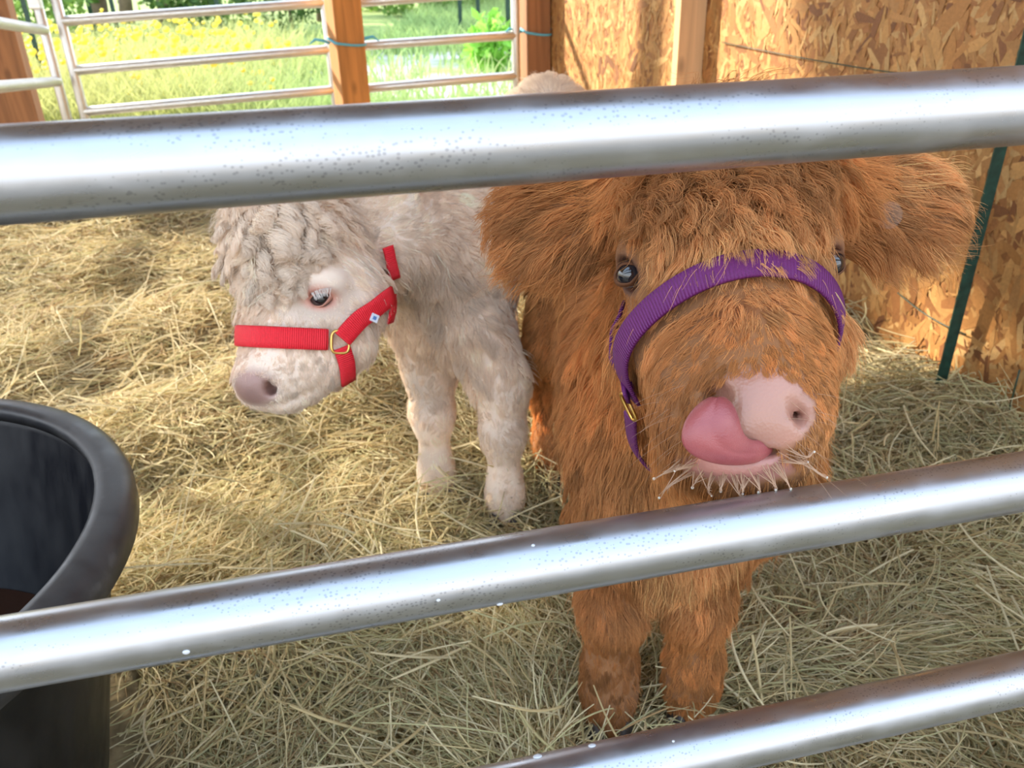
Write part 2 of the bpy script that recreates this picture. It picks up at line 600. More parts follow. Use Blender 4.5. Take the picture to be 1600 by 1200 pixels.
def add_curves(name, pts, rad, colr, mat, parent):
    """pts (N,K,3) world positions -> one hair-curves object"""
    N, K = pts.shape[:2]
    hc = bpy.data.hair_curves.new(name)
    hc.add_curves([K] * N)
    off = np.zeros(3)
    hc.attributes['position'].data.foreach_set('vector', (pts - off).astype(np.float32).ravel())
    ra = hc.attributes.get('radius') or hc.attributes.new('radius', 'FLOAT', 'POINT')
    ra.data.foreach_set('value', rad.astype(np.float32).ravel())
    ca = hc.attributes.new('col', 'FLOAT_COLOR', 'CURVE')
    c4 = np.ones((N, 4), np.float32); c4[:, :3] = colr
    ca.data.foreach_set('color', c4.ravel())
    hc.materials.append(mat)
    return child(name, hc, None, parent)

def clear_rails(p):
    """strands lie against the pipes instead of running into them"""
    p = p.copy()
    for z in ZR:
        d = p - np.array([0, D0, z]); d = d - (d @ FD)[..., None] * FD
        r_ = np.linalg.norm(d, axis=-1, keepdims=True)
        p += np.where(r_ < RR + .0006, d / np.maximum(r_, 1e-6) * (RR + .0006 - r_), 0)
    return p

def grow(name, V, Q, anc, n, parent, skip=None, K=7, r0=.00022, seed=5, nclump=None, cvar=.16, floor_z=None, gravity=.25, short=None, lmul=1., wave=.16, wavelen=.03, liftmul=1., clumpmul=1., cmul=1., tight=1.15):
    g = np.random.default_rng(seed)
    T = np.concatenate([Q[:, [0, 1, 2]], Q[:, [0, 2, 3]]])
    ar = np.linalg.norm(np.cross(V[T[:, 1]] - V[T[:, 0]], V[T[:, 2]] - V[T[:, 0]]), axis=1)
    ctr = V[T].mean(1)
    N_ = vnormals(V, Q)
    _, at_ = anc.eval(ctr)
    wgt = ar * at_[:, 7]
    tn = unit(N_[T].mean(1))
    facing = (unit(CP - ctr) * tn).sum(1)
    wgt = wgt * np.where(facing > -.35, 1, .3)
    if skip is not None: wgt = wgt * (1 - skip(ctr))
    pick = g.choice(len(T), n, p=wgt / wgt.sum())
    b1, b2 = g.random(n), g.random(n)
    fl_ = b1 + b2 > 1
    b1[fl_] = 1 - b1[fl_]; b2[fl_] = 1 - b2[fl_]
    tt = T[pick]
    root = V[tt[:, 0]] + b1[:, None] * (V[tt[:, 1]] - V[tt[:, 0]]) + b2[:, None] * (V[tt[:, 2]] - V[tt[:, 0]])
    nor = unit(N_[tt].mean(1))
    D_, A_ = anc.eval(root)
    L = A_[:, 0] * g.uniform(.65, 1.2, n) * lmul
    if short is not None: L = L * short(root)
    lift, curl, clump = A_[:, 1] * liftmul, A_[:, 2], A_[:, 3] * clumpmul
    A_[:, 4:7] *= cmul
    if short is not None: lift = lift * np.clip(short(root) + .2, 0, 1)
    # locks: every strand belongs to the nearest guide strand
    M_ = nclump or max(50, n // 40)
    guide = g.choice(n, M_, replace=False)
    kd = KDTree(M_)
    for i, gi in enumerate(guide): kd.insert(root[gi], i)
    kd.balance()
    near = np.fromiter((kd.find(p)[1] for p in root), int, n)
    gi = guide[near]
    gph = g.uniform(0, 6.283, M_)[near]; gfr = g.uniform(.7, 1.3, M_)[near]; gj = g.normal(0, 1, M_)[near]; gl = g.normal(0, 1, M_)[near]; gc = g.normal(0, 1, M_)[near]
    D_ = D_ - nor * (D_ * nor).sum(1, keepdims=True)
    D_ = unit(D_ + 1e-4)
    side = np.cross(nor, D_)
    a1 = snoise(root, 45, seed + 1) * .30 + gj * .22
    a1 = a1 * (.5 + 1.3 * curl) + g.normal(0, .10, n)
    D_ = D_ * np.cos(a1)[:, None] + side * np.sin(a1)[:, None]
    side = np.cross(nor, D_)
    lift2 = np.clip(lift * (1 + .4 * snoise(root, 60, seed + 3) + .35 * gl) + g.normal(0, .06, n), .02, 1.4)
    pts = np.zeros((n, K, 3)); pts[:, 0] = root - nor * .001
    down = np.array([0, 0, -1.])
    for k in range(1, K):
        t = (k - .5) / (K - 1)
        v = nor * (lift2 * (1.25 - 1.1 * t))[:, None] + D_ * (.55 + .6 * t) + down * (gravity * t * (L / .03).clip(.3, 1.6))[:, None]
        pts[:, k] = pts[:, k - 1] + unit(v) * (L / (K - 1))[:, None]
    rel = root - root[gi]
    far = np.linalg.norm(rel, axis=1) > .03
    cl = np.where(far, 0, clump) * g.uniform(.6, 1.1, n).clip(0, 1)
    base = pts.copy()
    for k in range(1, K):
        t = k / (K - 1)
        tgt = base[gi, k] + rel * (1 - .8 * t)
        pts[:, k] += (tgt - pts[:, k]) * (cl.clip(0, 1) * min(1, t * tight))[:, None]
    amp = curl * L * wave
    turns = (L / wavelen) * gfr
    for k in range(1, K):
        t = k / (K - 1)
        a_ = gph + 6.283 * turns * t + g.normal(0, .12, n)
        e_ = (amp * min(1, t * 1.6) * (1 - .25 * t))
        pts[:, k] += side * (np.sin(a_) * e_)[:, None] + nor * ((np.cos(a_) - np.cos(gph)) * e_ * .7)[:, None]
    pts = clear_rails(pts)
    if floor_z is not None: pts[..., 2] = np.maximum(pts[..., 2], floor_z)
    lw = np.linspace(0, 1, K)
    rad = r0 * (1 - .8 * lw ** 1.6)[None, :] * g.uniform(.7, 1.2, n)[:, None] * (.75 + .5 * (L / .04).clip(0, 1))[:, None]
    cv = A_[:, 4:7] * (1 + cvar * .6 * snoise(root, 30, seed + 6) + cvar * .9 * gc + cvar * .8 * g.normal(0, 1, n))[:, None].clip(.4, 1.9)
    o = add_curves(name, pts, rad, cv.clip(.004, .95), M_fur, parent)
    o['kind'] = 'stuff'
    return o

def in_ell(pts, c, r):
    q = pts - c
    return ((q @ CR / r[0]) ** 2 + (q @ CU / r[1]) ** 2 + (q @ CF / r[2]) ** 2) < 1

def paint(me, V, base, zones, var=.12):
    """skin colour by zone: (centre, radii, colour, softness)"""
    C = np.ones((len(V), 4), np.float32)
    C[:, :3] = np.array(base) * (1 + var * snoise(V, 40, 9))[:, None]
    R_ = np.full(len(V), .95)
    for c, r, cc, soft, ro in zones:
        q = V - c
        d = np.sqrt((q @ CR / r[0]) ** 2 + (q @ CU / r[1]) ** 2 + (q @ CF / r[2]) ** 2)
        w_ = np.clip((1 + soft - d) / (2 * soft), 0, 1)[:, None]
        C[:, :3] = C[:, :3] * (1 - w_) + np.array(cc) * (1 + .10 * snoise(V, 120, 12))[:, None] * w_
        R_ = R_ * (1 - w_[:, 0]) + ro * w_[:, 0]
    a = me.color_attributes.new('col', 'FLOAT_COLOR', 'POINT'); a.data.foreach_set('color', C.clip(0, 1).ravel())
    a = me.attributes.new('rough', 'FLOAT', 'POINT'); a.data.foreach_set('value', R_.astype(np.float32))

def skin_mat(name, sss=.12):
    mt, n, b = new_mat(name)
    at = nd(n, 'ShaderNodeAttribute', attribute_name='col')
    ar = nd(n, 'ShaderNodeAttribute', attribute_name='rough')
    n.links.new(at.outputs['Color'], b.inputs['Base Color'])
    n.links.new(ar.outputs['Fac'], b.inputs['Roughness'])
    b.inputs['Subsurface Weight'].default_value = sss
    b.inputs['Subsurface Radius'].default_value = (.008, .003, .002)
    b.inputs['Subsurface Scale'].default_value = .5
    nz = nd(n, 'ShaderNodeTexVoronoi', i_Scale=420.0)
    n.links.new(coords(n), nz.inputs['Vector'])
    bump(n, b, nz.outputs['Distance'], .25, .0008)
    return mt
M_skin = skin_mat('calf_skin')

def eye_mat(name, iris):
    mt, n, b = new_mat(name)
    tcn = n.nodes.new('ShaderNodeTexCoord')
    sx = n.nodes.new('ShaderNodeSeparateXYZ')
    n.links.new(tcn.outputs['Object'], sx.inputs[0])
    r = ramp(n, sx.outputs['Z'], [(.0, (.35, .32, .30)), (.0045, iris), (.0085, [x * .7 for x in iris]), (.0098, (.006, .006, .009))])
    n.links.new(r.outputs[0], b.inputs['Base Color'])
    b.inputs['Roughness'].default_value = .04
    b.inputs['Coat Weight'].default_value = 1
    return mt
M_eye = eye_mat('calf_eye', (.035, .03, .035))
M_lid = simple('eyelid_dark', (.13, .055, .026), .8, spec=.2)
M_lid_pink = simple('eyelid_pink', (.50, .24, .17), .5)

def eyeball(parent, pos, look, r=.013, lid=M_lid, lid_r=.0145, open_=.75, tilt=0.):
    z = Vector(unit(np.array(look, float)))
    x = Vector((0, 0, 1)).cross(z).normalized() if abs(z.z) < .95 else Vector((1, 0, 0))
    y = z.cross(x)
    if tilt:
        x, y = x * math.cos(tilt) + y * math.sin(tilt), y * math.cos(tilt) - x * math.sin(tilt)
    Mx = Matrix((x, y, z)).transposed().to_4x4(); Mx.translation = Vector(pos)
    bm = bmesh.new(); bmesh.ops.create_uvsphere(bm, u_segments=32, v_segments=20, radius=r)
    me = bpy.data.meshes.new('eye'); bm.to_mesh(me); bm.free()
    me.polygons.foreach_set('use_smooth', [True] * len(me.polygons))
    ey = child('eye', me, M_eye, parent, Mx)
    # almond lid rim
    pts = []
    for k in range(33):
        a = 2 * math.pi * k / 32
        px_, py_ = r * 1.02 * math.cos(a), r * open_ * math.sin(a) * (1 - .25 * abs(math.cos(a)))
        pz = math.sqrt(max((r * 1.08) ** 2 - px_ * px_ - py_ * py_, (r * .25) ** 2))
        pts.append((px_, py_, pz))
    V, F = [], []
    nn = 32
    rings = [(.90, -.0006), (.98, .0010), (1.14, .0003), (1.36, -.005)]
    for (sc_, dz) in rings:
        for k in range(nn):
            p_ = pts[k]; V.append((p_[0] * sc_, p_[1] * sc_, p_[2] + dz - (sc_ - 1) * .006))
    for i in range(len(rings) - 1):
        for k in range(nn):
            F.append((i * nn + k, i * nn + (k + 1) % nn, (i + 1) * nn + (k + 1) % nn, (i + 1) * nn + k)[::-1])
    child('eyelid', mesh('eyelid', V, F), lid, parent, Mx)
    return ey, Mx

def hoof(parent, x, y, rz, mat, r=.034):
    """two claws"""
    for sgn in (-1, 1):
        V, F = [], []
        n_ = 14
        for (zz, sc, fw) in ((.0, 1.0, .010), (.012, .98, .008), (.040, .78, .0), (.052, .66, -.003)):
            for k in range(n_):
                a = 2 * math.pi * k / n_
                V.append((sgn * .017 + math.cos(a) * .016 * sc, fw + math.sin(a) * r * sc, zz))
        for i in range(3):
            for k in range(n_):
                F.append((i * n_ + k, i * n_ + (k + 1) % n_, (i + 1) * n_ + (k + 1) % n_, (i + 1) * n_ + k))
        F.append(tuple(range(n_))[::-1]); F.append(tuple(range(3 * n_, 4 * n_)))
        Mx = Matrix.Translation((x, y, 0)) @ Matrix.Rotation(rz, 4, 'Z')
        child('hoof', mesh('hoof', V, F), mat, parent, Mx)
M_hoof = simple('dark_hoof', (.05, .04, .035), .5, 0, .3, 80)

# ------------------------------------------------------------------ the brown calf
BROWN, LIGHT, DARK, ORANGE = (.43, .188, .064), (.71, .385, .160), (.21, .088, .034), (.60, .272, .090)
bc = empty('calf', (.18, 1.1, 0))
tag(bc, 'fluffy brown calf licking its nose, wearing a purple halter', 'calf', 'calves in the pen')
B = Blob((-.16, .44, .0), (.56, 1.62, .96), .0045)
# trunk, neck and legs
B.cone((.202, .93, .47), (.212, 1.33, .50), .128, .118, .05)
B.ell((.212, 1.40, .50), (.110, .13, .130), np.eye(3), .05)
B.cone((.205, .89, .50), (.205, .80, .66), .115, .080, .05)
B.ell((.200, .86, .42), (.122, .10, .12), np.eye(3), .05)
B.ell((.285, .88, .40), (.060, .08, .10), np.eye(3), .05)
B.ell((.192, .805, .350), (.090, .055, .100), np.eye(3), .04)
B.ell((.290, .92, .375), (.064, .12, .110), np.eye(3), .04)
def foreleg(B, x, y, lean=0., s=1.):
    B.chain([(x * .75 + .25 * .195 + lean, y + .06, .42), (x + lean * .5, y + .03, .30), (x, y, .20), (x, y, .11), (x, y - .005, .07), (x, y - .012, .035)],
            [.064 * s, .043 * s, .0355 * s, .030 * s, .031 * s, .029 * s], .03)
foreleg(B, .120, .805)
foreleg(B, .232, .815, .012)
for x in (.075, .300):
    B.chain([(x * .8 + .055, 1.40, .42), (x + .015, 1.37, .33), (x, 1.43, .20), (x, 1.40, .10), (x, 1.38, .035)], [.078, .056, .036, .028, .031], .04)
# head
sk = P(1140, 320, .775)
B.ell(sk, (.084, .072, .085), k=.04)
B.ell(P(1138, 395, .725), (.080, .060, .062), k=.04)
B.cone(P(1142, 425, .700), P(1168, 570, .632), .064, .058, .03)
B.ell(P(1130, 548, .675), (.073, .056, .055), k=.03)
B.ell(P(1156, 640, .612), (.063, .052, .050), k=.03)
B.ell(P(1190, 640, .580), (.046, .038, .030), k=.02)
B.cone(P(1165, 716, .612), P(1100, 650, .760), .036, .055, .03)
B.ell(P(1150, 722, .603), (.044, .020, .036), k=.015)
B.cone(P(1035, 540, .735), P(1110, 430, .76), .040, .055, .03)
B.cone(P(1262, 525, .740), P(1180, 430, .76), .036, .055, .03)
B.ell(P(1000, 408, .725), (.022, .030, .026), k=.02)      # brow ridges
B.ell(P(1278, 392, .730), (.020, .030, .026), k=.02)
# ears: leaf shapes with a hollow front
def ear(B, base, tip, up, wid, thick, k=.02):
    base, tip = np.array(base), np.array(tip)
    ax = unit(tip - base); up = unit(up - ax * (np.array(up) @ ax)); nf = np.cross(ax, up)
    if nf @ (CP - base) < 0: nf = -nf
    Lr = np.linalg.norm(tip - base) / 2
    c = (base + tip) / 2
    B.ell(c, (Lr * 1.05, wid, thick), [ax, up, nf], k)
    B.cone(base - ax * .03, base + ax * .02, .030, .026, k)
    B.ell(c + nf * thick * 1.15, (Lr * .80, wid * .74, thick * 1.0), [ax, up, nf], .008, True)
ear(B, P(985, 330, .775), P(768, 345, .815), CU * 1. + CR * .15, .050, .016)
ear(B, P(1300, 325, .785), P(1500, 318, .825), CU * 1. - CR * .12, .050, .016)
# nostrils, mouth line, eye sockets
B.ell(P(1124, 622, .558), (.010, .011, .026), k=.005, sub=True)
B.cone(P(1238, 632, .553), P(1252, 662, .560), .0042, .0030, .007, True)
B.cone(P(1246, 650, .558), P(1240, 642, .578), .0038, .0030, .005, True)
B.cone(P(1090, 708, .560), P(1215, 700, .566), .0055, .005, .006, True)
B.cone(P(1110, 706, .580), P(1205, 701, .584), .0050, .005, .005, True)
B.cone(P(1186, 662, .545), P(1186, 690, .552), .002, .002, .008, True)
EYL, EYR = P(984, 428, .718), P(1295, 411, .714)
B.ell(EYL, (.014, .014, .014), k=.008, sub=True)
B.ell(EYR, (.013, .013, .014), k=.008, sub=True)
BV, BQ = B.surface(2)
del B
bme = mesh_np('body', BV, BQ)
PINK = (.37, .185, .135)
paint(bme, BV, (.24, .105, .040), [
    (P(1186, 642, .556), (.038, .028, .034), PINK, .10, .22),
    (P(1150, 726, .575), (.040, .011, .040), (.36, .16, .125), .12, .35),
    (EYL, (.019, .019, .02), (.07, .025, .014), .15, .5),
    (EYR, (.017, .018, .02), (.10, .035, .02), .15, .5)])
body = child('body', bme, M_skin, bc)
an = Anchors()
F_ = dict
# forehead mop
for (x, y, z, dx, L, lf, cu, c) in [
        (1140, 235, .74, .0, .050, .9, .55, BROWN), (1060, 250, .74, -.3, .050, .9, .6, BROWN), (1220, 250, .74, .3, .045, .8, .55, BROWN),
        (1000, 275, .75, -.6, .045, .7, .4, ORANGE), (1285, 270, .75, .6, .040, .7, .35, ORANGE),
        (1140, 310, .68, .05, .050, .7, .5, BROWN), (1055, 320, .70, -.15, .048, .7, .5, BROWN), (1215, 320, .70, .15, .048, .65, .45, BROWN),
        (1140, 375, .65, .0, .045, .45, .25, LIGHT), (1060, 390, .67, -.12, .045, .45, .25, LIGHT), (1225, 385, .67, .12, .042, .45, .25, LIGHT),
        (1140, 420, .64, .0, .032, .40, .2, LIGHT), (1075, 440, .65, -.2, .032, .40, .2, LIGHT), (1225, 430, .65, .12, .030, .40, .2, LIGHT)]:
    an.px(x, y, z, dx, 1, .15, L, lf, cu, .65, c, 1.25)
for (x, y, z, dx, dy, L, lf, c) in [
        (1180, 495, .60, 0, 1, .016, .35, LIGHT), (1110, 510, .61, -.3, 1, .015, .3, BROWN), (1245, 505, .61, .3, 1, .014, .3, ORANGE),
        (1190, 560, .575, 0, 1, .006, .25, ORANGE), (1100, 580, .58, -.5, .8, .008, .25, BROWN), (1265, 570, .59, .4, .9, .006, .25, ORANGE),
        (1060, 640, .59, -.7, .7, .010, .25, BROWN), (1030, 690, .62, -.5, .9, .016, .3, BROWN), (1288, 640, .60, .4, .9, .006, .25, ORANGE),
        (1275, 705, .60, .3, 1, .010, .4, LIGHT), (1080, 730, .61, -.4, .9, .014, .4, BROWN), (1160, 770, .61, .1, 1, .016, .4, ORANGE),
        (1230, 750, .62, .2, 1, .016, .4, ORANGE),
        (960, 430, .73, -.7, .7, .012, .25, BROWN), (1000, 460, .70, -.3, 1, .010, .2, BROWN), (985, 395, .70, -.5, .6, .010, .3, ORANGE),
        (1030, 430, .67, -.3, 1, .016, .3, BROWN),
        (1300, 445, .72, .4, .9, .012, .25, ORANGE), (1310, 400, .73, .6, .8, .012, .25, ORANGE), (1275, 385, .70, .2, .8, .012, .3, ORANGE),
        (1020, 530, .69, -.4, .9, .016, .3, BROWN), (975, 560, .75, -.5, .9, .030, .4, ORANGE), (990, 640, .74, -.3, 1, .030, .45, ORANGE),
        (1300, 500, .74, .5, .9, .024, .4, LIGHT), (1310, 560, .77, .4, .9, .026, .4, LIGHT), (1290, 640, .74, .3, 1, .020, .4, LIGHT),
        (1040, 740, .72, -.2, 1, .032, .45, ORANGE)]:
    an.px(x, y, z, dx, dy, .0, L, lf, .18, .5, c, 1.35 if L > .009 else 5.0)
# ears; the right one's lighter colours imitate light falling on it
for (x, y, z, dx, dy, L, lf, c) in [
        (940, 300, .77, -.9, .3, .030, .6, ORANGE), (860, 315, .78, -1, .3, .035, .55, BROWN), (785, 315, .80, -1, .2, .020, .5, BROWN),
        (930, 365, .77, -.7, .8, .040, .4, BROWN), (860, 365, .79, -.6, .8, .045, .4, BROWN), (790, 365, .81, -.7, .6, .024, .4, BROWN),
        (900, 430, .79, -.4, 1, .048, .6, ORANGE), (830, 410, .81, -.5, 1, .045, .6, ORANGE),
        (1340, 290, .78, .9, .0, .030, .6, ORANGE), (1420, 285, .80, 1, .1, .030, .55, LIGHT), (1490, 300, .82, 1, .2, .020, .5, LIGHT),
        (1350, 350, .77, .9, .3, .042, .45, BROWN), (1425, 330, .80, .9, .3, .036, .4, BROWN), (1400, 375, .79, .9, .5, .036, .4, BROWN), (1470, 345, .82, .9, .5, .024, .45, BROWN),
        (1370, 410, .80, .6, .8, .045, .6, LIGHT), (1440, 385, .82, .7, .7, .040, .6, LIGHT)]:
    an.px(x, y, z, dx, dy, .1, L, lf, .25, .55, c, 1.2)
for (x, y, z, dx, dy, dz, L, lf, c, dn) in [
        (.06, .95, .50, -.2, 0, -1, .036, .5, BROWN, .8), (.10, .83, .58, -.3, -.2, -1, .038, .5, ORANGE, .9), (.20, .76, .48, 0, -.3, -1, .040, .5, ORANGE, .9),
        (.30, .86, .52, .4, 0, -1, .040, .5, ORANGE, .9), (.34, .88, .38, .5, 0, -1, .044, .6, ORANGE, .9), (.30, .86, .28, .3, 0, -1, .044, .5, ORANGE, .9), (.20, .76, .36, 0, -.1, -1, .042, .5, LIGHT, .9), (.19, .78, .28, 0, -.1, -1, .046, .4, LIGHT, .9),
        (.08, .9, .36, -.2, 0, -1, .036, .5, BROWN, .8), (.05, 1.2, .5, -.3, .5, -1, .036, .5, BROWN, .6), (.15, 1.2, .65, 0, 1, -.2, .03, .4, BROWN, .3),
        (.28, 1.2, .5, .3, .5, -1, .036, .5, ORANGE, .4), (.145, 1.5, .5, 0, .4, -1, .03, .4, BROWN, .25), (.03, 1.4, .3, -.3, 0, -1, .024, .5, ORANGE, .8),
        (.24, 1.4, .3, .3, 0, -1, .024, .5, ORANGE, .5), (.12, .80, .29, 0, -.1, -1, .022, .4, BROWN, .9), (.235, .80, .30, .2, -.1, -1, .030, .5, BROWN, .9),
        (.12, .80, .16, 0, -.1, -1, .010, .3, BROWN, .9), (.235, .80, .18, 0, -.1, -1, .018, .45, ORANGE, .9), (.12, .79, .06, 0, -.1, -1, .009, .3, BROWN, .9),
        (.235, .80, .06, 0, -.1, -1, .010, .3, ORANGE, .9), (.035, 1.42, .12, 0, 0, -1, .012, .3, ORANGE, .6), (.245, 1.42, .12, 0, 0, -1, .012, .3, ORANGE, .4)]:
    an.add((x, y, z), (dx, dy, dz), L, lf, .2, .55, c, dn * (2.2 if L < .013 else 1))

def skip_brown(p):
    s_ = in_ell(p, P(1186, 642, .556), (.037, .027, .034)) | in_ell(p, P(1150, 724, .575), (.040, .011, .040)) \
        | in_ell(p, EYL, (.0145, .0135, .02)) | in_ell(p, EYR, (.0140, .0135, .02)) | (p[:, 2] < .012)
    return s_.astype(float)
ha_, hb_, hc_ = P(1180, 470, .640), P(985, 585, .700), P(1298, 575, .700)      # plane of the noseband
HN = np.cross(hb_ - ha_, hc_ - ha_)
if HN @ CF > 0: HN = -HN
HN = unit(HN)
HC = (hb_ + hc_) / 2 - CU * .012
def flat_brown(p):
    d = (p - HC) @ HN
    r_ = np.linalg.norm(p - HC - d[:, None] * HN, axis=1)
    k_ = np.where((np.abs(d) < .012) & (r_ < .13), .35, 1.)
    for e_ in (EYL, EYR):
        q = p - e_ - CU * .018
        k_ = np.minimum(k_, np.clip((np.linalg.norm(q, axis=1) - .022) / .035, .14, 1))
    return k_
grow('fur', BV, BQ, an, 195000, bc, skip_brown, K=8, r0=.00028, seed=21, floor_z=.004, short=flat_brown, lmul=1.12, wavelen=.035)
def not_mop(p):
    q = p - P(1138, 330, .70)
    d = np.sqrt((q @ CR / .085) ** 2 + (q @ CU / .070) ** 2 + (q @ CF / .09) ** 2)
    return np.clip((d - .75) / .3, 0, 1)
grow('forelock', BV, BQ, an, 16000, bc, not_mop, K=12, r0=.00034, seed=33, lmul=1.35, wave=.20, wavelen=.040, nclump=420, cvar=.2, short=flat_brown)
grow('guard_hair', BV, BQ, an, 9000, bc, skip_brown, K=9, r0=.00020, seed=39, lmul=1.55, liftmul=1.25, clumpmul=.25, wave=.14, wavelen=.045, cmul=1.25, floor_z=.004, short=flat_brown)
eyeball(bc, EYL, CP - EYL - CR * .28, .0120, M_lid, open_=.72, tilt=.6)
eyeball(bc, EYR, CP - EYR + CR * .6, .0125, M_lid, open_=.76)
for (x, y) in ((.120, .793), (.232, .803), (.075, 1.37), (.300, 1.37)):
    hoof(bc, x, y - .004, math.pi, M_hoof)
# tongue curling up over the nostril
lo_ = [(1207, 702), (1190, 716), (1160, 724), (1122, 723), (1088, 714), (1068, 700), (1063, 682), (1070, 660), (1084, 642), (1102, 630), (1118, 624)]
hi_ = [(1204, 688), (1194, 690), (1180, 691), (1168, 688), (1160, 679), (1156, 668), (1153, 656), (1149, 645), (1143, 635), (1135, 628), (1124, 624)]
zc_ = [.572, .560, .550, .541, .535, .532, .531, .532, .534, .537, .541]
NV = 9
TV, TQ = [], []
for i, (a_, b_) in enumerate(zip(lo_, hi_)):
    for j in range(NV):
        v_ = j / (NV - 1)
        x_, y_ = a_[0] + (b_[0] - a_[0]) * v_, a_[1] + (b_[1] - a_[1]) * v_
        dome = .007 * (1 - (2 * v_ - 1) ** 2) - .0022 * math.exp(-((v_ - .52) / .10) ** 2) * min(1, i / 3)
        TV.append(P(x_, y_, zc_[i] + .006 - dome + (.003 if v_ > .99 else 0)))
for i in range(len(lo_) - 1):
    for j in range(NV - 1):
        TQ.append((i * NV + j, i * NV + j + 1, (i + 1) * NV + j + 1, (i + 1) * NV + j))
tmt, n, b = new_mat('tongue_flesh')
b.inputs['Base Color'].default_value = (.60, .17, .17, 1)
nz = nd(n, 'ShaderNodeTexNoise', i_Scale=40.0, i_Detail=3.0)
n.links.new(coords(n), nz.inputs['Vector'])
n.links.new(ramp(n, nz.outputs[0], [(.3, (.25, .054, .060)), (.7, (.33, .088, .085))]).outputs[0], b.inputs['Base Color'])
b.inputs['Roughness'].default_value = .38
b.inputs['Subsurface Weight'].default_value = .12
b.inputs['Subsurface Radius'].default_value = (.008, .002, .002)
b.inputs['Subsurface Scale'].default_value = .5
vo = nd(n, 'ShaderNodeTexVoronoi', i_Scale=900.0)
n.links.new(coords(n), vo.inputs['Vector'])
bump(n, b, vo.outputs['Distance'], .3, .0006)
to_ = child('tongue', mesh('tongue', TV, TQ), tmt, bc)
md = to_.modifiers.new('thickness', 'SOLIDIFY'); md.thickness = .0065; md.offset = 0
md = to_.modifiers.new('round', 'SUBSURF'); md.levels = 2; md.render_levels = 2
to_['label'] = 'wet pink tongue curled up over the nostril'

# ------------------------------------------------------------------ the cream calf
CREAM, CLIGHT, CGREY, CPINK = (.86, .71, .56), (.88, .75, .61), (.78, .62, .48), (.84, .65, .51)
wc = empty('calf', (-.02, 1.6, 0))
tag(wc, 'cream white calf with lowered head and red halter beside the brown calf', 'calf', 'calves in the pen')
B = Blob((-.52, .96, .0), (.36, 2.22, .82), .0048)
B.cone((-.118, 1.43, .43), (.030, 1.92, .51), .104, .140, .06)
B.ell((.095, 2.02, .535), (.120, .14, .165), np.eye(3), .05)
B.ell((-.105, 1.38, .42), (.104, .10, .13), np.eye(3), .05)
B.cone((-.112, 1.40, .50), (-.20, 1.27, .555), .108, .090, .06)
for (x, y) in ((-.150, 1.352), (-.018, 1.277)):
    B.chain([(x * .8 - .045, y + .05, .38), (x, y + .025, .28), (x, y + .005, .19), (x, y, .10), (x, y - .005, .065), (x, y - .01, .03)],
            [.060, .046, .036, .0245, .030, .030], .03)
for x in (-.02, .15):
    B.chain([(x, 1.96, .42), (x, 1.90, .34), (x, 2.05, .21), (x, 2.0, .10), (x, 1.98, .035)], [.09, .07, .036, .028, .031], .04)
B.ell(P(478, 395, 1.205), (.092, .085, .085), k=.04)
B.ell(P(442, 350, 1.195), (.065, .060, .06), k=.04)
B.cone(P(462, 440, 1.185), P(428, 575, 1.145), .070, .045, .04)
B.cone(P(548, 470, 1.190), P(470, 560, 1.155), .058, .045, .04)
B.ell(P(412, 598, 1.130), (.038, .035, .038), k=.025)
B.cone(P(545, 540, 1.175), P(455, 612, 1.140), .036, .024, .03)
B.ell(P(502, 440, 1.125), (.034, .020, .02), k=.02)
def ear_w(base, tip, up, wd):
    base, tip = np.array(base), np.array(tip); ax = unit(tip - base); up = unit(up - ax * (np.array(up) @ ax)); nf = np.cross(ax, up)
    if nf @ (CP - base) < 0: nf = -nf
    c = (base + tip) / 2; Lr = np.linalg.norm(tip - base) / 2
    B.ell(c, (Lr * 1.05, wd, .013), [ax, up, nf], .02)
    B.ell(c + nf * .014, (Lr * .8, wd * .7, .012), [ax, up, nf], .008, True)
ear_w(P(560, 335, 1.22), P(655, 268, 1.25), CU + CR * .6, .040)
ear_w(P(420, 310, 1.26), P(360, 255, 1.30), CU - CR * .5, .036)
WEYE = P(501, 464, 1.128)
B.ell(WEYE, (.0155, .0125, .014), k=.008, sub=True)
B.ell(P(424, 606, 1.103), (.0080, .0105, .026), k=.005, sub=True)
B.cone(P(425, 636, 1.11), P(500, 603, 1.125), .003, .003, .008, True)
WV, WQ = B.surface(2)
del B
wme = mesh_np('body', WV, WQ)
paint(wme, WV, (.78, .62, .49), [
    (P(398, 606, 1.105), (.034, .026, .04), (.33, .19, .155), .25, .4),
    (WEYE, (.026, .019, .03), (.56, .27, .20), .25, .5)])
child('body', wme, M_skin, wc)
an = Anchors()
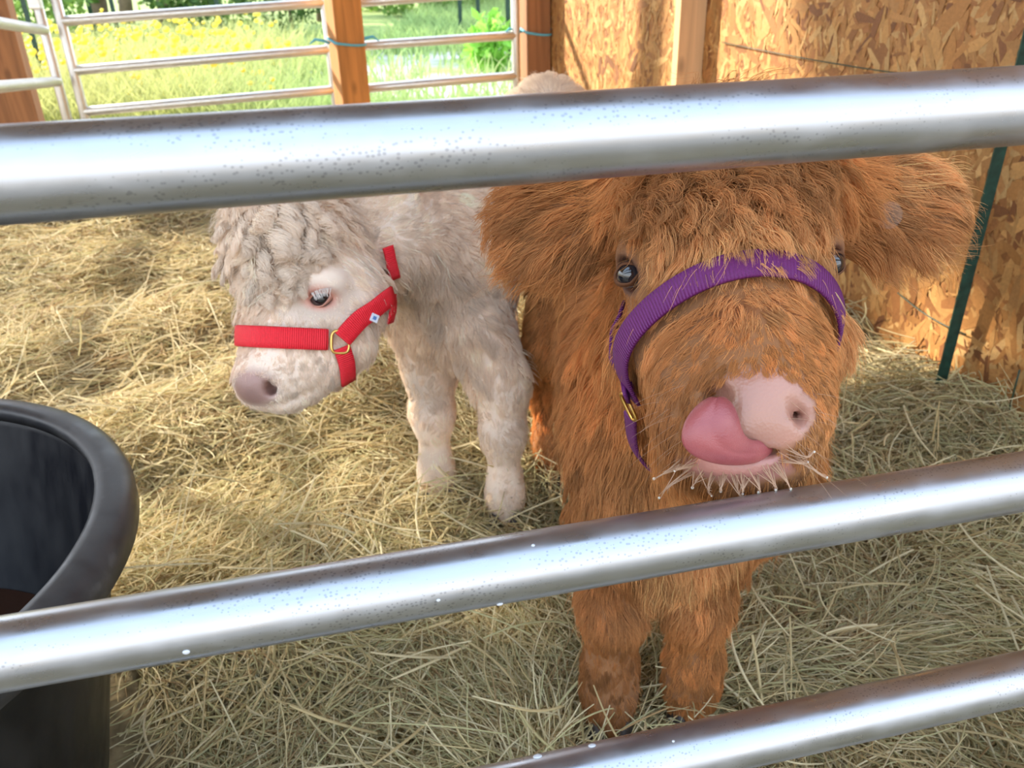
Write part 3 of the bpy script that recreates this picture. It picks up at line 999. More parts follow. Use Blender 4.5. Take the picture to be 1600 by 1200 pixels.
for (x, y, z, dx, dy, L, lf, cu, c) in [
        (400, 330, 1.14, -.5, .9, .045, .7, .6, CREAM), (450, 340, 1.12, .3, 1, .055, .8, .9, CLIGHT), (440, 400, 1.11, .4, 1, .050, .7, .9, CLIGHT),
        (400, 420, 1.12, -.3, 1, .040, .6, .6, CREAM), (375, 380, 1.16, -.8, .6, .035, .6, .5, CREAM), (380, 450, 1.15, -.5, 1, .026, .5, .4, CREAM),
        (520, 330, 1.13, .5, .8, .040, .6, .6, CREAM), (470, 400, 1.10, .2, 1, .024, .4, .5, CREAM),
        (540, 400, 1.12, .7, .6, .018, .3, .3, CLIGHT), (540, 450, 1.12, .8, .5, .014, .3, .25, CLIGHT), (580, 440, 1.15, .8, .6, .020, .35, .3, CREAM),
        (470, 480, 1.10, .1, 1, .012, .3, .25, CLIGHT), (430, 500, 1.09, -.1, 1, .012, .3, .25, CREAM), (400, 520, 1.11, -.3, 1, .012, .3, .2, CREAM),
        (460, 560, 1.10, .3, .9, .009, .3, .2, CLIGHT), (410, 560, 1.10, -.1, 1, .006, .25, .2, CPINK), (500, 580, 1.12, .5, .8, .010, .3, .2, CLIGHT),
        (460, 610, 1.11, .3, .9, .008, .3, .2, CLIGHT), (560, 520, 1.15, .6, .8, .016, .35, .25, CLIGHT), (560, 570, 1.17, .5, 1, .018, .4, .25, CREAM),
        (600, 320, 1.22, .6, -.6, .014, .4, .3, CLIGHT), (640, 290, 1.24, .6, -.6, .012, .4, .3, CREAM)]:
    an.px(x, y, z, dx, dy, .05, L, lf, cu, .75, c, 1.3 if L > .013 else 3.0)
for (x, y, z, dx, dy, dz, L, lf, c, dn) in [
        (-.18, 1.25, .52, .2, .3, -1, .026, .35, CREAM, 1), (-.10, 1.25, .42, 0, .1, -1, .034, .45, CREAM, 1), (-.03, 1.30, .48, .3, .1, -1, .030, .4, CREAM, 1),
        (-.05, 1.40, .62, .5, .5, -.6, .028, .35, CLIGHT, 1), (.05, 1.45, .5, .3, .5, -1, .032, .4, CREAM, 1), (-.15, 1.38, .42, -.3, .2, -1, .034, .45, CREAM, 1),
        (-.08, 1.30, .32, 0, 0, -1, .034, .5, CREAM, 1), (.02, 1.35, .38, .2, .2, -1, .032, .4, CREAM, 1), (-.15, 1.34, .25, -.1, 0, -1, .012, .3, CREAM, 1),
        (-.02, 1.27, .25, .1, 0, -1, .012, .3, CREAM, 1), (-.15, 1.34, .12, 0, 0, -1, .008, .3, CLIGHT, 1), (-.02, 1.27, .12, 0, 0, -1, .008, .3, CREAM, 1),
        (.06, 1.75, .66, 0, 1, -.2, .025, .4, CLIGHT, .5), (.06, 2.05, .66, 0, .8, -.6, .03, .5, CLIGHT, .8), (.2, 1.8, .5, .3, .5, -1, .03, .4, CREAM, .25),
        (-.08, 1.8, .5, -.3, .5, -1, .03, .4, CREAM, .4), (-.02, 2.0, .2, 0, 0, -1, .012, .3, CREAM, .4), (.15, 2.0, .2, 0, 0, -1, .012, .3, CREAM, .3)]:
    an.add((x, y, z), (dx, dy, dz), L, lf, .3, .7, c, dn)
def skip_cream(p):
    s_ = in_ell(p, P(397, 608, 1.105), (.030, .022, .04)) | in_ell(p, WEYE, (.0195, .0145, .03)) | (p[:, 2] < .012)
    return s_.astype(float)
bvW = BVHTree.FromPolygons([tuple(v) for v in WV], [tuple(q) for q in WQ])
def flat_cream(p):
    q = p - WEYE - CU * .012
    return np.clip((np.linalg.norm(q, axis=1) - .018) / .035, .32, 1)
grow('fur', WV, WQ, an, 105000, wc, skip_cream, short=flat_cream, K=8, r0=.00040, seed=51, floor_z=.004, cvar=.08, wavelen=.03, wave=.18)
def not_curl(p):
    q = p - P(430, 365, 1.14)
    d = np.sqrt((q @ CR / .075) ** 2 + (q @ CU / .085) ** 2 + (q @ CF / .09) ** 2)
    return np.clip((d - .75) / .3, 0, 1)
grow('forelock', WV, WQ, an, 9000, wc, not_curl, K=18, r0=.00055, seed=63, lmul=1.25, wave=.20, wavelen=.034, nclump=85, cvar=.07, clumpmul=1.6, tight=1.8, liftmul=.8, short=flat_cream)
grow('guard_hair', WV, WQ, an, 5000, wc, skip_cream, K=9, r0=.00030, seed=69, short=flat_cream, lmul=1.4, liftmul=1.2, clumpmul=.3, wave=.14, wavelen=.04, cmul=1.05, floor_z=.004)
eyeball(wc, WEYE, CP - WEYE - CR * .25 - CU * .35, .0150, M_lid_pink, open_=.62, tilt=.35)
# pale lashes
g = np.random.default_rng(3)
lp = np.zeros((46, 5, 3))
for i in range(46):
    t = g.uniform(-1, 1)
    r_ = P(503 + t * 17, 454 - (1 - t * t) * 3 + t * -4, 1.106)
    d_ = -CU * .75 + CR * (.25 - .35 * t) - CF * .45 + g.normal(0, .1, 3)
    for k in range(5):
        s_ = k / 4
        lp[i, k] = r_ + unit(d_) * .014 * s_ - CF * .002 * math.sin(s_ * 3)
lash = add_curves('eyelashes', lp, np.tile(np.linspace(.0004, .0001, 5), (46, 1)), np.tile([[.85, .80, .74]], (46, 1)), M_fur, wc)
lash['kind'] = 'stuff'
for (x, y) in ((-.150, 1.340), (-.018, 1.265), (-.02, 1.97), (.15, 1.97)):
    hoof(wc, x, y - .004, math.pi, M_hoof)

# ------------------------------------------------------------------ halters
def webbing(name, c):
    mt, n, b = new_mat(name)
    uv = nd(n, 'ShaderNodeAttribute', attribute_name='along')
    wv = nd(n, 'ShaderNodeMath', operation='MULTIPLY'); wv.inputs[1].default_value = 2 * math.pi / .0027
    n.links.new(uv.outputs['Fac'], wv.inputs[0])
    sn = nd(n, 'ShaderNodeMath', operation='SINE'); n.links.new(wv.outputs[0], sn.inputs[0])
    nz = nd(n, 'ShaderNodeTexNoise', i_Scale=900.0); n.links.new(coords(n), nz.inputs['Vector'])
    ad = nd(n, 'ShaderNodeMath', operation='ADD'); n.links.new(sn.outputs[0], ad.inputs[0]); n.links.new(nz.outputs[0], ad.inputs[1])
    n.links.new(ramp(n, nz.outputs[0], [(.3, [x * .75 for x in c]), (.7, c)]).outputs[0], b.inputs['Base Color'])
    b.inputs['Roughness'].default_value = .62
    bump(n, b, ad.outputs[0], .55, .0012)
    return mt
M_purple = webbing('purple_webbing', (.135, .008, .125))
M_red = webbing('red_webbing', (.90, .012, .028))

def strap(name, pts, nors, width, mat, parent, wdir=None, thick=.0028, closed=False, cone=0.):
    pts = [Vector(p) for p in pts]; nors = [Vector(p) for p in nors]
    V, F, al = [], [], []
    N = len(pts); s = 0
    for i in range(N):
        a = pts[(i - 1) % N] if closed or i > 0 else pts[0]
        b_ = pts[(i + 1) % N] if closed or i < N - 1 else pts[-1]
        t = (b_ - a).normalized()
        wv = Vector(wdir) if wdir is not None else nors[i].cross(t).normalized()
        if wdir is not None and cone: wv = (wv - nors[i] * cone).normalized()
        nn = nors[i] - wv * nors[i].dot(wv); nn.normalize()
        if i: s += (pts[i] - pts[i - 1]).length
        for (u_, h_) in ((-.5, 0), (-.46, 1), (-.2, 1.1), (.2, 1.1), (.46, 1), (.5, 0), (.3, -.2), (-.3, -.2)):
            V.append(pts[i] + wv * width * u_ + nn * thick * h_); al.append(s)
    M_ = 8
    for i in range(N if closed else N - 1):
        j = (i + 1) % N
        for k in range(M_):
            F.append((i * M_ + k, i * M_ + (k + 1) % M_, j * M_ + (k + 1) % M_, j * M_ + k))
    if not closed:
        F.append(tuple(range(M_))); F.append(tuple(range((N - 1) * M_, N * M_)))
    me = mesh(name, V, F)
    bm = bmesh.new(); bm.from_mesh(me); bmesh.ops.recalc_face_normals(bm, faces=bm.faces); bm.to_mesh(me); bm.free()
    a_ = me.attributes.new('along', 'FLOAT', 'POINT'); a_.data.foreach_set('value', al)
    return child(name, me, mat, parent)

def loop_on(bvh, C, nrm, off, n=96, up=None):
    C, nrm = Vector(C), Vector(nrm).normalized()
    e1 = (Vector(up) - nrm * Vector(up).dot(nrm)).normalized(); e2 = nrm.cross(e1)
    R = []
    for k in range(n):
        a = 2 * math.pi * k / n
        d = e1 * math.cos(a) + e2 * math.sin(a)
        h = bvh.ray_cast(C + d * .18, -d)
        R.append(.18 - h[3] if h[0] is not None else .05)
    R = np.array(R)
    for _ in range(5): R = np.maximum(R, (np.roll(R, 1) + np.roll(R, -1)) / 2)      # taut: bridges hollows
    for _ in range(4): R = (R + np.roll(R, 1) + np.roll(R, -1)) / 3
    ds = [e1 * math.cos(2 * math.pi * k / n) + e2 * math.sin(2 * math.pi * k / n) for k in range(n)]
    return [C + d * float(r_ + off) for d, r_ in zip(ds, R)], ds

def ring_mesh(name, pos, nrm, upv, a, b_, r=.0018):
    z = Vector(nrm).normalized(); x = Vector(upv); x = (x - z * x.dot(z)).normalized(); y = z.cross(x)
    pts = []
    for k in range(33):
        t = 2 * math.pi * k / 32
        ct, st = math.cos(t), math.sin(t)
        f_ = (abs(ct) ** 4 + abs(st) ** 4) ** -.25
        pts.append(Vector(pos) + x * a * ct * f_ + y * b_ * st * f_)
    return tube_mesh(name, pts, r, 8)

bvB = BVHTree.FromPolygons([tuple(v) for v in BV], [tuple(q) for q in BQ])
def hit(bv, x, y, off):
    d = Vector(ray(x, y)).normalized()
    h = bv.ray_cast(Vector(CP), d)
    if h[0] is None: return None, None
    return h[0] + h[1] * off, h[1]

hb = empty('halter', tuple(P(1170, 560, .66)))
tag(hb, 'purple webbing halter with brass rings on the brown calf', 'halter', 'halters on the calves')
nrm, C0 = HN, HC
lp_, ds = loop_on(bvB, C0, nrm, .0125, up=CU)
nA = Vector(unit(nrm))
n96 = len(lp_)
def arc(i0, i1): return [k % n96 for k in range(i0, i1 + 1)]
ang = [math.degrees(math.atan2(d.dot(Vector(CR)), d.dot(Vector(CU)))) for d in ds]
order = sorted(range(n96), key=lambda k: ang[k])
top = [k for k in order if -98 <= ang[k] <= 106]
bot = [k for k in order if ang[k] >= 112] + [k for k in order if ang[k] <= -106]
strap('noseband', [lp_[k] for k in top], [ds[k] for k in top], .0215, M_purple, hb, wdir=nA, cone=.5)
strap('chin_strap', [lp_[k] + ds[k] * .006 for k in bot], [ds[k] for k in bot], .018, M_purple, hb, wdir=nA, cone=.5)
for (k, sgn) in ((top[0], -1), (top[-1], 1)):
    pos = lp_[k] + ds[k] * .005 + nA * .004
    child('ring', ring_mesh('ring', pos - Vector(CU) * .004, ds[k] + nA * .5, -Vector(CU), .0125, .006, .0017), M_gold, hb)
    cpt = [lp_[k] + ds[k] * .001 - nA * (.004 + .018 * j) + Vector(CU) * .003 * j for j in range(6)]
    outp = []
    for q in cpt:
        h = bvB.find_nearest(q)
        outp.append((h[0] + h[1] * .006, h[1]))
    strap('cheek_strap', [q[0] for q in outp], [q[1] for q in outp], .016, M_purple, hb)
# keeper loop on the side
k = top[3]
strap('keeper', [lp_[top[j]] + ds[top[j]] * .003 for j in (1, 2, 3)], [ds[top[j]] for j in (1, 2, 3)], .022, M_purple, hb, wdir=nA)

hw = empty('halter', tuple(P(470, 530, 1.12)))
tag(hw, 'bright red webbing halter on the cream calf', 'halter', 'halters on the calves')
def px_strap(name, bv, pl, width, off, mat, parent, step=6):
    pts, ns = [], []
    for (x0, y0), (x1, y1) in zip(pl[:-1], pl[1:]):
        m_ = max(2, int(math.hypot(x1 - x0, y1 - y0) / step))
        for k in range(m_ + 1):
            if k == 0 and pts: continue
            t = k / m_
            p_, n_ = hit(bv, x0 + (x1 - x0) * t, y0 + (y1 - y0) * t, off)
            if p_ is not None: pts.append(p_); ns.append(n_)
    ns = [(ns[max(i - 1, 0)] + ns[i] + ns[min(i + 1, len(ns) - 1)]).normalized() for i in range(len(ns))]
    for _ in range(2):
        pts = [pts[0]] + [(pts[i - 1] + pts[i] * 2 + pts[i + 1]) / 4 for i in range(1, len(pts) - 1)] + [pts[-1]]
    return strap(name, pts, ns, width, mat, parent), pts, ns
pA, nA_ = hit(bvW, 405, 526, 0); pB, nB_ = hit(bvW, 520, 531, 0)
Cw = P(458, 528, 1.165)
nw = np.cross(np.array(pB - pA), Cw - np.array(pA))
if nw @ CU < 0: nw = -nw
lw_, dw_ = loop_on(bvW, Cw, nw, .007, up=-CF)
angw = [math.degrees(math.atan2(d.dot(Vector(CR)), d.dot(Vector(-CF)))) for d in dw_]
ow = sorted(range(n96), key=lambda k: angw[k])
selw = [k for k in ow if -175 < angw[k] < 52]
strap('noseband', [lw_[k] for k in selw], [dw_[k] for k in selw], .029, M_red, hw, wdir=unit(nw))
ringp, ringn = hit(bvW, 529, 534, .010)
child('ring', ring_mesh('ring', ringp, ringn, CU, .015, .012, .0022), M_gold, hw)
_, cp_, cn_ = px_strap('cheek_strap', bvW, [(532, 530), (560, 497), (604, 462)], .027, .010, M_red, hw)
px_strap('chin_strap', bvW, [(531, 542), (538, 565), (538, 590), (532, 606)], .024, .009, M_red, hw)
px_strap('throat_strap', bvW, [(604, 462), (606, 478), (600, 500)], .018, .009, M_red, hw)
px_strap('crown_strap', bvW, [(612, 428), (603, 405), (600, 385)], .018, .012, M_red, hw)
tp_, tn_ = hit(bvW, 577, 494, .013)
tgm = box_mesh('maker_tag', .013, .011, .0012, .0003)
z_ = tn_.normalized(); x_ = Vector(CR - CU * .4); x_ = (x_ - z_ * x_.dot(z_)).normalized(); Mx = Matrix((x_, z_.cross(x_), z_)).transposed().to_4x4(); Mx.translation = tp_
tg_ = child('maker_tag', tgm, simple('tag_white', (.75, .80, .90), .5), hw, Mx)
child('maker_tag_mark', box_mesh('maker_tag_mark', .006, .005, .0016, .0003), simple('tag_blue', (.12, .25, .55), .5), tg_, Mx)

# ------------------------------------------------------------------ black tub
TC = np.array([-.794, .671]); TR, TZ = .379, .42
tub = empty('water_tub', (TC[0], TC[1], 0))
tag(tub, 'large round black plastic water tub with a thick rolled rim', 'tub')
M_tub, n, b = new_mat('black_plastic')
nz = nd(n, 'ShaderNodeTexNoise', i_Scale=25.0, i_Detail=6.0)
n.links.new(coords(n, (1, 1, .4)), nz.inputs['Vector'])
n.links.new(ramp(n, nz.outputs[0], [(.35, (.006, .006, .008)), (.75, (.022, .021, .021))]).outputs[0], b.inputs['Base Color'])
n.links.new(ramp(n, nz.outputs[0], [(.3, .28), (.7, .5)]).outputs[0], b.inputs['Roughness'])
b.inputs['Specular IOR Level'].default_value = .32
bump(n, b, nz.outputs[0], .12, .003)
def lathe(name, prof, mat, parent, n_=120, closed_prof=True, wob=0.):
    V, F = [], []
    for k in range(n_):
        a = 2 * math.pi * k / n_
        for (r_, z_) in prof:
            V.append((TC[0] + math.cos(a) * r_ * (1 + wob * math.sin(3 * a)), TC[1] + math.sin(a) * r_ * (1 + wob * math.sin(3 * a)), z_))
    m_ = len(prof)
    for k in range(n_):
        for i in range(m_ if closed_prof else m_ - 1):
            j = (i + 1) % m_
            F.append((k * m_ + i, ((k + 1) % n_) * m_ + i, ((k + 1) % n_) * m_ + j, k * m_ + j))
    me = mesh(name, V, F)
    bm = bmesh.new(); bm.from_mesh(me); bmesh.ops.recalc_face_normals(bm, faces=bm.faces); bm.to_mesh(me); bm.free()
    return child(name, me, mat, parent)
lathe('tub_wall', [(.0005, .0), (.255, .0), (.262, .01), (.350, TZ - .03), (.356, TZ - .008), (.348, TZ - .008), (.340, TZ - .03), (.252, .016), (.0005, .016)], M_tub, tub)
rimp = []
for (r_, z_) in [(.338, -.020), (.337, -.004), (.342, .000), (.350, .001), (.366, -.002), (.375, -.008), (.379, -.018), (.378, -.040), (.373, -.042), (.371, -.020), (.362, -.012), (.350, -.012)]:
    rimp.append((r_, TZ + z_))
M_rim, n, b = new_mat('worn_black_rim')
nz = nd(n, 'ShaderNodeTexNoise', i_Scale=18.0, i_Detail=8.0)
n.links.new(coords(n), nz.inputs['Vector'])
n.links.new(ramp(n, nz.outputs[0], [(.35, (.018, .018, .020)), (.6, (.045, .043, .042)), (.75, (.12, .115, .11))]).outputs[0], b.inputs['Base Color'])
n.links.new(ramp(n, nz.outputs[0], [(.3, .30), (.7, .6)]).outputs[0], b.inputs['Roughness'])
bump(n, b, nz.outputs[0], .3, .003)
lathe('rim', rimp, M_rim, tub)
wmt, n, b = new_mat('brown_water')
b.inputs['Base Color'].default_value = (.035, .016, .010, 1)  # one even dark brown base colour
b.inputs['Roughness'].default_value = .03
b.inputs['IOR'].default_value = 1.33
nz = nd(n, 'ShaderNodeTexNoise', i_Scale=9.0); n.links.new(coords(n), nz.inputs['Vector']); bump(n, b, nz.outputs[0], .05, .01)
V = [(TC[0], TC[1], .15)] + [(TC[0] + .279 * math.cos(2 * math.pi * k / 96), TC[1] + .279 * math.sin(2 * math.pi * k / 96), .15) for k in range(96)]
child('water', mesh('water', V, [(0, k + 1, (k + 1) % 96 + 1) for k in range(96)]), wmt, tub)

# ------------------------------------------------------------------ back and side fences, posts
BP, BN = np.array([0, 4.35, 0]), FN
def bp(x, y): return onplane(x, y, BP, BN)
def panel(label, rails, ups, r=.021):
    base = ups[0][0].copy(); base[2] = 0
    o = empty('corral_panel', tuple(base))
    tag(o, label, 'fence panel', 'pipe panels round the pen')
    for a, b_ in rails: pipe('rail', a, b_, r, M_rail_far, o, 20)
    for a, b_ in ups: pipe('upright', a, b_, r, M_rail_far, o, 20)
    return o
def level(pl):                      # drop below the visible rails: two more hidden ones
    return pl
def upright(p, z1=1.25):
    return (np.array([p[0], p[1], 0.0]), np.array([p[0], p[1], z1]))
ra = [((106, 33), (512, 4)), ((122, 110), (520, 77)), ((139, 174), (528, 140))]
uA, uB = bp(110, 90), bp(516, 80)
def at_up(p, q, z): return np.array([p[0], p[1], z])
rails = []
for (l_, r_) in ra:
    a, b_ = bp(*l_), bp(*r_)
    rails.append((at_up(uA, 0, a[2]), at_up(uB, 0, b_[2])))
za = rails[-1][0][2]; zb = rails[-1][1][2]
rails.append((at_up(uA, 0, za - .22), at_up(uB, 0, zb - .22)))
panel('weathered pipe panel along the back of the pen between the timber posts', rails, [upright(uA, rails[0][0][2] + .25), upright(uB, rails[0][1][2] + .25)])
uC, uD = bp(536, 80), bp(806, 60)
rails = []
for (l_, r_) in [((575, 3), (812, -14)), ((575, 71), (812, 55)), ((575, 138), (812, 118))]:
    a, b_ = bp(*l_), bp(*r_)
    sl = (b_[2] - a[2]) / np.linalg.norm((b_ - a)[:2])
    rails.append((at_up(uC, 0, a[2] - sl * np.linalg.norm((a - uC)[:2])), at_up(uD, 0, b_[2])))
rails.append((at_up(uC, 0, rails[-1][0][2] - .22), at_up(uD, 0, rails[-1][1][2] - .22)))
panel('weathered pipe panel ending at the corner post of the board wall', rails, [upright(uC), upright(uD)])
# side panel coming forward on the open side
cpt = np.array(bp(92, 90)) - FD * .03
def sd_pt(x, y, Y):
    d = ray(x, y); return CP + d * (Y / d[1])
Yc, Yn = cpt[1], cpt[1] - 1.08
rails = []
for (c0, n0) in [((82, 47), (-72, 22)), ((104, 127), (-60, 140))]:
    a = sd_pt(*c0, Yc); b_ = sd_pt(*n0, Yn)
    rails.append((np.array([cpt[0], cpt[1], a[2]]), b_))
e1 = (rails[0][1] + rails[1][1]) / 2
dirn = np.array([e1[0] - cpt[0], e1[1] - cpt[1]])
endp = np.array([cpt[0], cpt[1]]) + dirn * 1.9
rr_ = []
for a, b_ in rails:
    rr_.append((a, np.array([endp[0], endp[1], a[2] + (b_[2] - a[2]) * 1.9])))
zt = rr_[0][0][2]; zl = rr_[1][0][2]
rr_.append((np.array([cpt[0], cpt[1], zt + .22]), np.array([endp[0], endp[1], zt + .22])))
rr_.append((np.array([cpt[0], cpt[1], zl - .2]), np.array([endp[0], endp[1], zl - .2])))
sp_ = panel('white-lit pipe panel on the open side beside the dark corner post', rr_, [upright(np.array([cpt[0], cpt[1]]), zt + .25), upright(endp, zt + .25)])
clp = box_mesh('latch', .05, .03, .05, .006)
child('latch', clp, M_rail_far, sp_, Matrix.Translation((cpt[0], cpt[1] - .02, sd_pt(62, 4, Yc)[2])))

def post(name, label, px_, Y, wx, wy, mat, rz, top=2.3, group='timber posts'):
    d = ray(*px_); c = CP + d * (Y / d[1])
    o = empty(name, (c[0], c[1], 0)); o.rotation_euler = (0, 0, rz)
    tag(o, label, 'post', group)
    me = box_mesh('shaft', wx, wy, top, .006)
    q = bpy.data.objects.new('shaft', me); me.materials.append(mat); link(q, o); q.location = (0, 0, top / 2)
    return o, c
pm, cm = post('wooden_post', 'orange timber post tied with blue twine between the back panels', (543, 80), 4.04, .135, .10, M_post, A + .35)
pr, cr_ = post('wooden_post', 'dark timber corner post at the end of the board wall', (836, 70), 4.42, .12, .12, M_post_dark, A + .1)
pl_, cl_ = post('wooden_post', 'wide dark timber post behind the side panel', (-12, 90), 3.98, .26, .15, M_post_dark, A + .1)
me = box_mesh('skirt_board', .34, .025, .50, .003)
q = child('skirt_board', me, timber('skirt_timber', (.82, .46, .24), .85), pl_, Matrix.Translation((cl_[0] - .10, cl_[1] - .10, .16 + .0)) @ Matrix.Rotation(A + .1, 4, 'Z'))  # lighter timber colour stands in for sunlight on the board
top_sk = sd_pt(20, 142, cl_[1] - .1)[2]
q.matrix_basis = pl_.matrix_basis.inverted() @ Matrix.Translation((cl_[0] - .115, cl_[1] - .10, top_sk - .25)) @ Matrix.Rotation(A + .1, 4, 'Z')
# metal strap scrap at the head of the corner post and post knots come with the timber; twine ties
def twine(c, w_, z, rz, label):
    pts = []
    for k in range(29):
        t = 2 * math.pi * k / 28
        ct, st = math.cos(t), math.sin(t)
        f_ = (abs(ct) ** 6 + abs(st) ** 6) ** (-1 / 6)
        x, y = w_[0] * ct * f_, w_[1] * st * f_
        pts.append((c[0] + x * math.cos(rz) - y * math.sin(rz), c[1] + x * math.sin(rz) + y * math.cos(rz), z + .012 * math.sin(t) - .01 * math.cos(t)))
    o = child('twine', tube_mesh('twine', pts, .006, 6), M_twine, None)
    tag(o, label, 'twine', 'baling twine ties')
    for s_ in (-1, 1):
        p0 = Vector(c[:2].tolist() + [z]) + Vector((math.cos(rz), math.sin(rz), 0)) * (s_ * w_[0]) + Vector((0, -.03, 0))
        child('twine_end', tube_mesh('twine_end', [p0, p0 + Vector((s_ * .025, -.01, .012)), p0 + Vector((s_ * .06, -.015, .018)), p0 + Vector((s_ * .085, -.02, .0))], [.006, .007, .006, .003], 6), M_twine, o)
twine(cm, (.074, .058), sd_pt(543, 66, 4.00)[2], A + .35, 'blue twine tied round the orange timber post')
twine(cr_, (.068, .068), sd_pt(836, 49, 4.40)[2], A + .1, 'blue twine tied round the dark corner post')

# ------------------------------------------------------------------ T post and wires on the board wall
tb = onplane(1456, 652, W0 + WN * .03, WN); tt_ = onplane(1563, 232, W0 + WN * .05, WN)
tb[2] = .0
dirp = unit(tt_ - tb)
tpo = empty('metal_fence_post', tuple(tb))
tag(tpo, 'thin dark green metal post leaning on the strand board wall', 'fence post', 'green metal fence posts')
def tpost(parent, a, b_, s=1.):
    M, L = frame_along(a, b_)
    prof = [(-.014, -.003), (.014, -.003), (.014, .002), (.003, .002), (.003, .018), (-.003, .018), (-.003, .002), (-.014, .002)]
    V, F = [], []
    for xx in (0, L):
        for (y, z) in prof: V.append((xx, y * s, z * s))
    F = [(k, (k + 1) % 8, 8 + (k + 1) % 8, 8 + k) for k in range(8)] + [tuple(range(8))[::-1], tuple(range(8, 16))]
    me = mesh('post_bar', V, F, False)
    child('post_bar', me, M_green, parent, M)
    k = 0
    V, F = [], []
    xx = .12
    while xx < L - .05:                       # studs up the bar
        b0 = len(V)
        for (dx, y, z) in ((0, -.004, .018), (.012, -.004, .018), (.012, .004, .018), (0, .004, .018), (.002, -.003, .023), (.010, -.003, .023), (.010, .003, .023), (.002, .003, .023)):
            V.append((xx + dx, y * s, z * s))
        F += [(b0 + 4, b0 + 5, b0 + 6, b0 + 7), (b0, b0 + 1, b0 + 5, b0 + 4), (b0 + 1, b0 + 2, b0 + 6, b0 + 5), (b0 + 2, b0 + 3, b0 + 7, b0 + 6), (b0 + 3, b0, b0 + 4, b0 + 7)]
        xx += .054
    q_ = child('stud_row', mesh('stud_row', V, F, False), M_green, parent, M)
    q_['kind'] = 'stuff'
tpost(tpo, tb, tb + dirp * 1.75, .82)
wr = empty('fence_wire', tuple(wall_pt(0, .8, .01)))
tag(wr, 'thin green fence wire stretched across the strand board wall', 'wire')
def wire(p1, p2, ext0=0., ext1=0., r=.0016):
    a, b_ = onplane(*p1, W0 + WN * .012, WN), onplane(*p2, W0 + WN * .012, WN)
    d = b_ - a
    a2, b2 = a - d * ext0, b_ + d * ext1
    pts = [a2 + (b2 - a2) * t + np.array([0, 0, -.01 * math.sin(t * math.pi)]) for t in np.linspace(0, 1, 9)]
    child('wire', tube_mesh('wire', pts, r, 6), M_wire, wr)
wire((1128, 66), (1392, 106), 0, .7)
wire((1420, 468), (1482, 506), .3, .4)
wire((1590, 590), (1560, 705), .1, .4, .002)

# ------------------------------------------------------------------ hay
def strew(name, n, ymin, ymax, bounds, L, r0, lift, seed, pal, probs, pileup=.035, K=4, pw=1.0):
    g = np.random.default_rng(seed)
    m_ = int(n * 2.2)
    y = ymin * (ymax / ymin) ** g.random(m_) if ymin > 0 else g.uniform(ymin, ymax, m_)
    x = g.uniform(bounds[0], bounds[1], m_)
    p = np.stack([x, y, np.zeros(m_)], 1)
    ok = ((p - W0) @ WN > .012) & (np.hypot(x - TC[0], y - TC[1]) > .33)
    if ymin > 0: ok &= np.abs(x) < .9 + y * .75
    p = p[ok][:n]; n = len(p)
    p[:, 2] = ground_h(p[:, 0], p[:, 1]) + pileup * g.random(n) ** 1.5 * (1 + .6 * snoise(p, 14, seed + 9)).clip(.1, 2)
    head = snoise(p, 4.5, seed + 1) * 1.6 + snoise(p, 11, seed + 2) * .9 + g.normal(0, .75, n)
    pitch = g.normal(lift * .4, lift, n)
    ln = g.uniform(*L, n)
    bend = g.normal(0, .5, n); sag = g.normal(-.25, .35, n)
    pts = np.zeros((n, K, 3)); cur = p.copy(); pts[:, 0] = cur
    for k in range(1, K):
        t = k / (K - 1)
        hd = head + bend * t; pt = pitch + sag * t
        cur = cur + np.stack([np.cos(hd) * np.cos(pt), np.sin(hd) * np.cos(pt), np.sin(pt)], 1) * (ln / (K - 1))[:, None]
        gh = ground_h(cur[:, 0], cur[:, 1])
        cur[:, 2] = np.maximum(cur[:, 2], gh + .001)
        # keep out of the wall
        dw = (cur - W0) @ WN
        cur = cur + WN * np.clip(.006 - dw, 0, None)[:, None]
        pts[:, k] = cur
    rad = np.tile((r0 * g.uniform(.55, 1.35, n))[:, None], (1, K)); rad[:, -1] *= .6
    rad *= (1 + .35 * np.clip(p[:, 1] - 1.3, 0, 3))[:, None]
    pal = np.array(pal)
    c = pal[g.choice(len(pal), n, p=probs)] * (1 + .16 * snoise(p, 6, seed + 5))[:, None] * g.uniform(.8, 1.15, n)[:, None]
    return pts, rad, c.clip(.01, .9)
HAYP = [(.58, .47, .25), (.70, .61, .38), (.42, .36, .18), (.50, .47, .25), (.34, .23, .11)]
p1, r1, c1 = strew('near', 105000, .18, 1.7, (-1.5, 1.35), (.04, .13), .00085, .20, 3, HAYP, [.28, .24, .22, .18, .08])
p2, r2, c2 = strew('far', 70000, 1.3, 4.6, (-3.2, 1.0), (.04, .12), .0010, .16, 5, HAYP, [.34, .26, .18, .10, .12])
p3, r3, c3 = strew('stalks', 2600, .25, 2.6, (-1.3, 1.2), (.08, .20), .0014, .45, 8, HAYP, [.3, .5, .1, .1, .0], .07, 4)
tufts = []
for i, (hx, hy) in enumerate([(.120, .785), (.232, .795), (-.150, 1.335), (-.018, 1.26), (.075, 1.36)]):
    a3, b3, c3_ = strew('tuft', 420, hy - .09, hy + .07, (hx - .11, hx + .11), (.04, .10), .0008, .35, 40 + i, HAYP, [.28, .24, .22, .18, .08], .045)
    tufts.append((a3, b3, c3_))
hay = add_curves('hay_bedding', np.concatenate([p1, p2, p3] + [q[0] for q in tufts]), np.concatenate([r1, r2, r3] + [q[1] for q in tufts]), np.concatenate([c1, c2, c3] + [q[2] for q in tufts]), M_hay, None)
tag(hay, 'loose dry hay strewn thickly over the pen floor', 'hay', None, 'stuff')

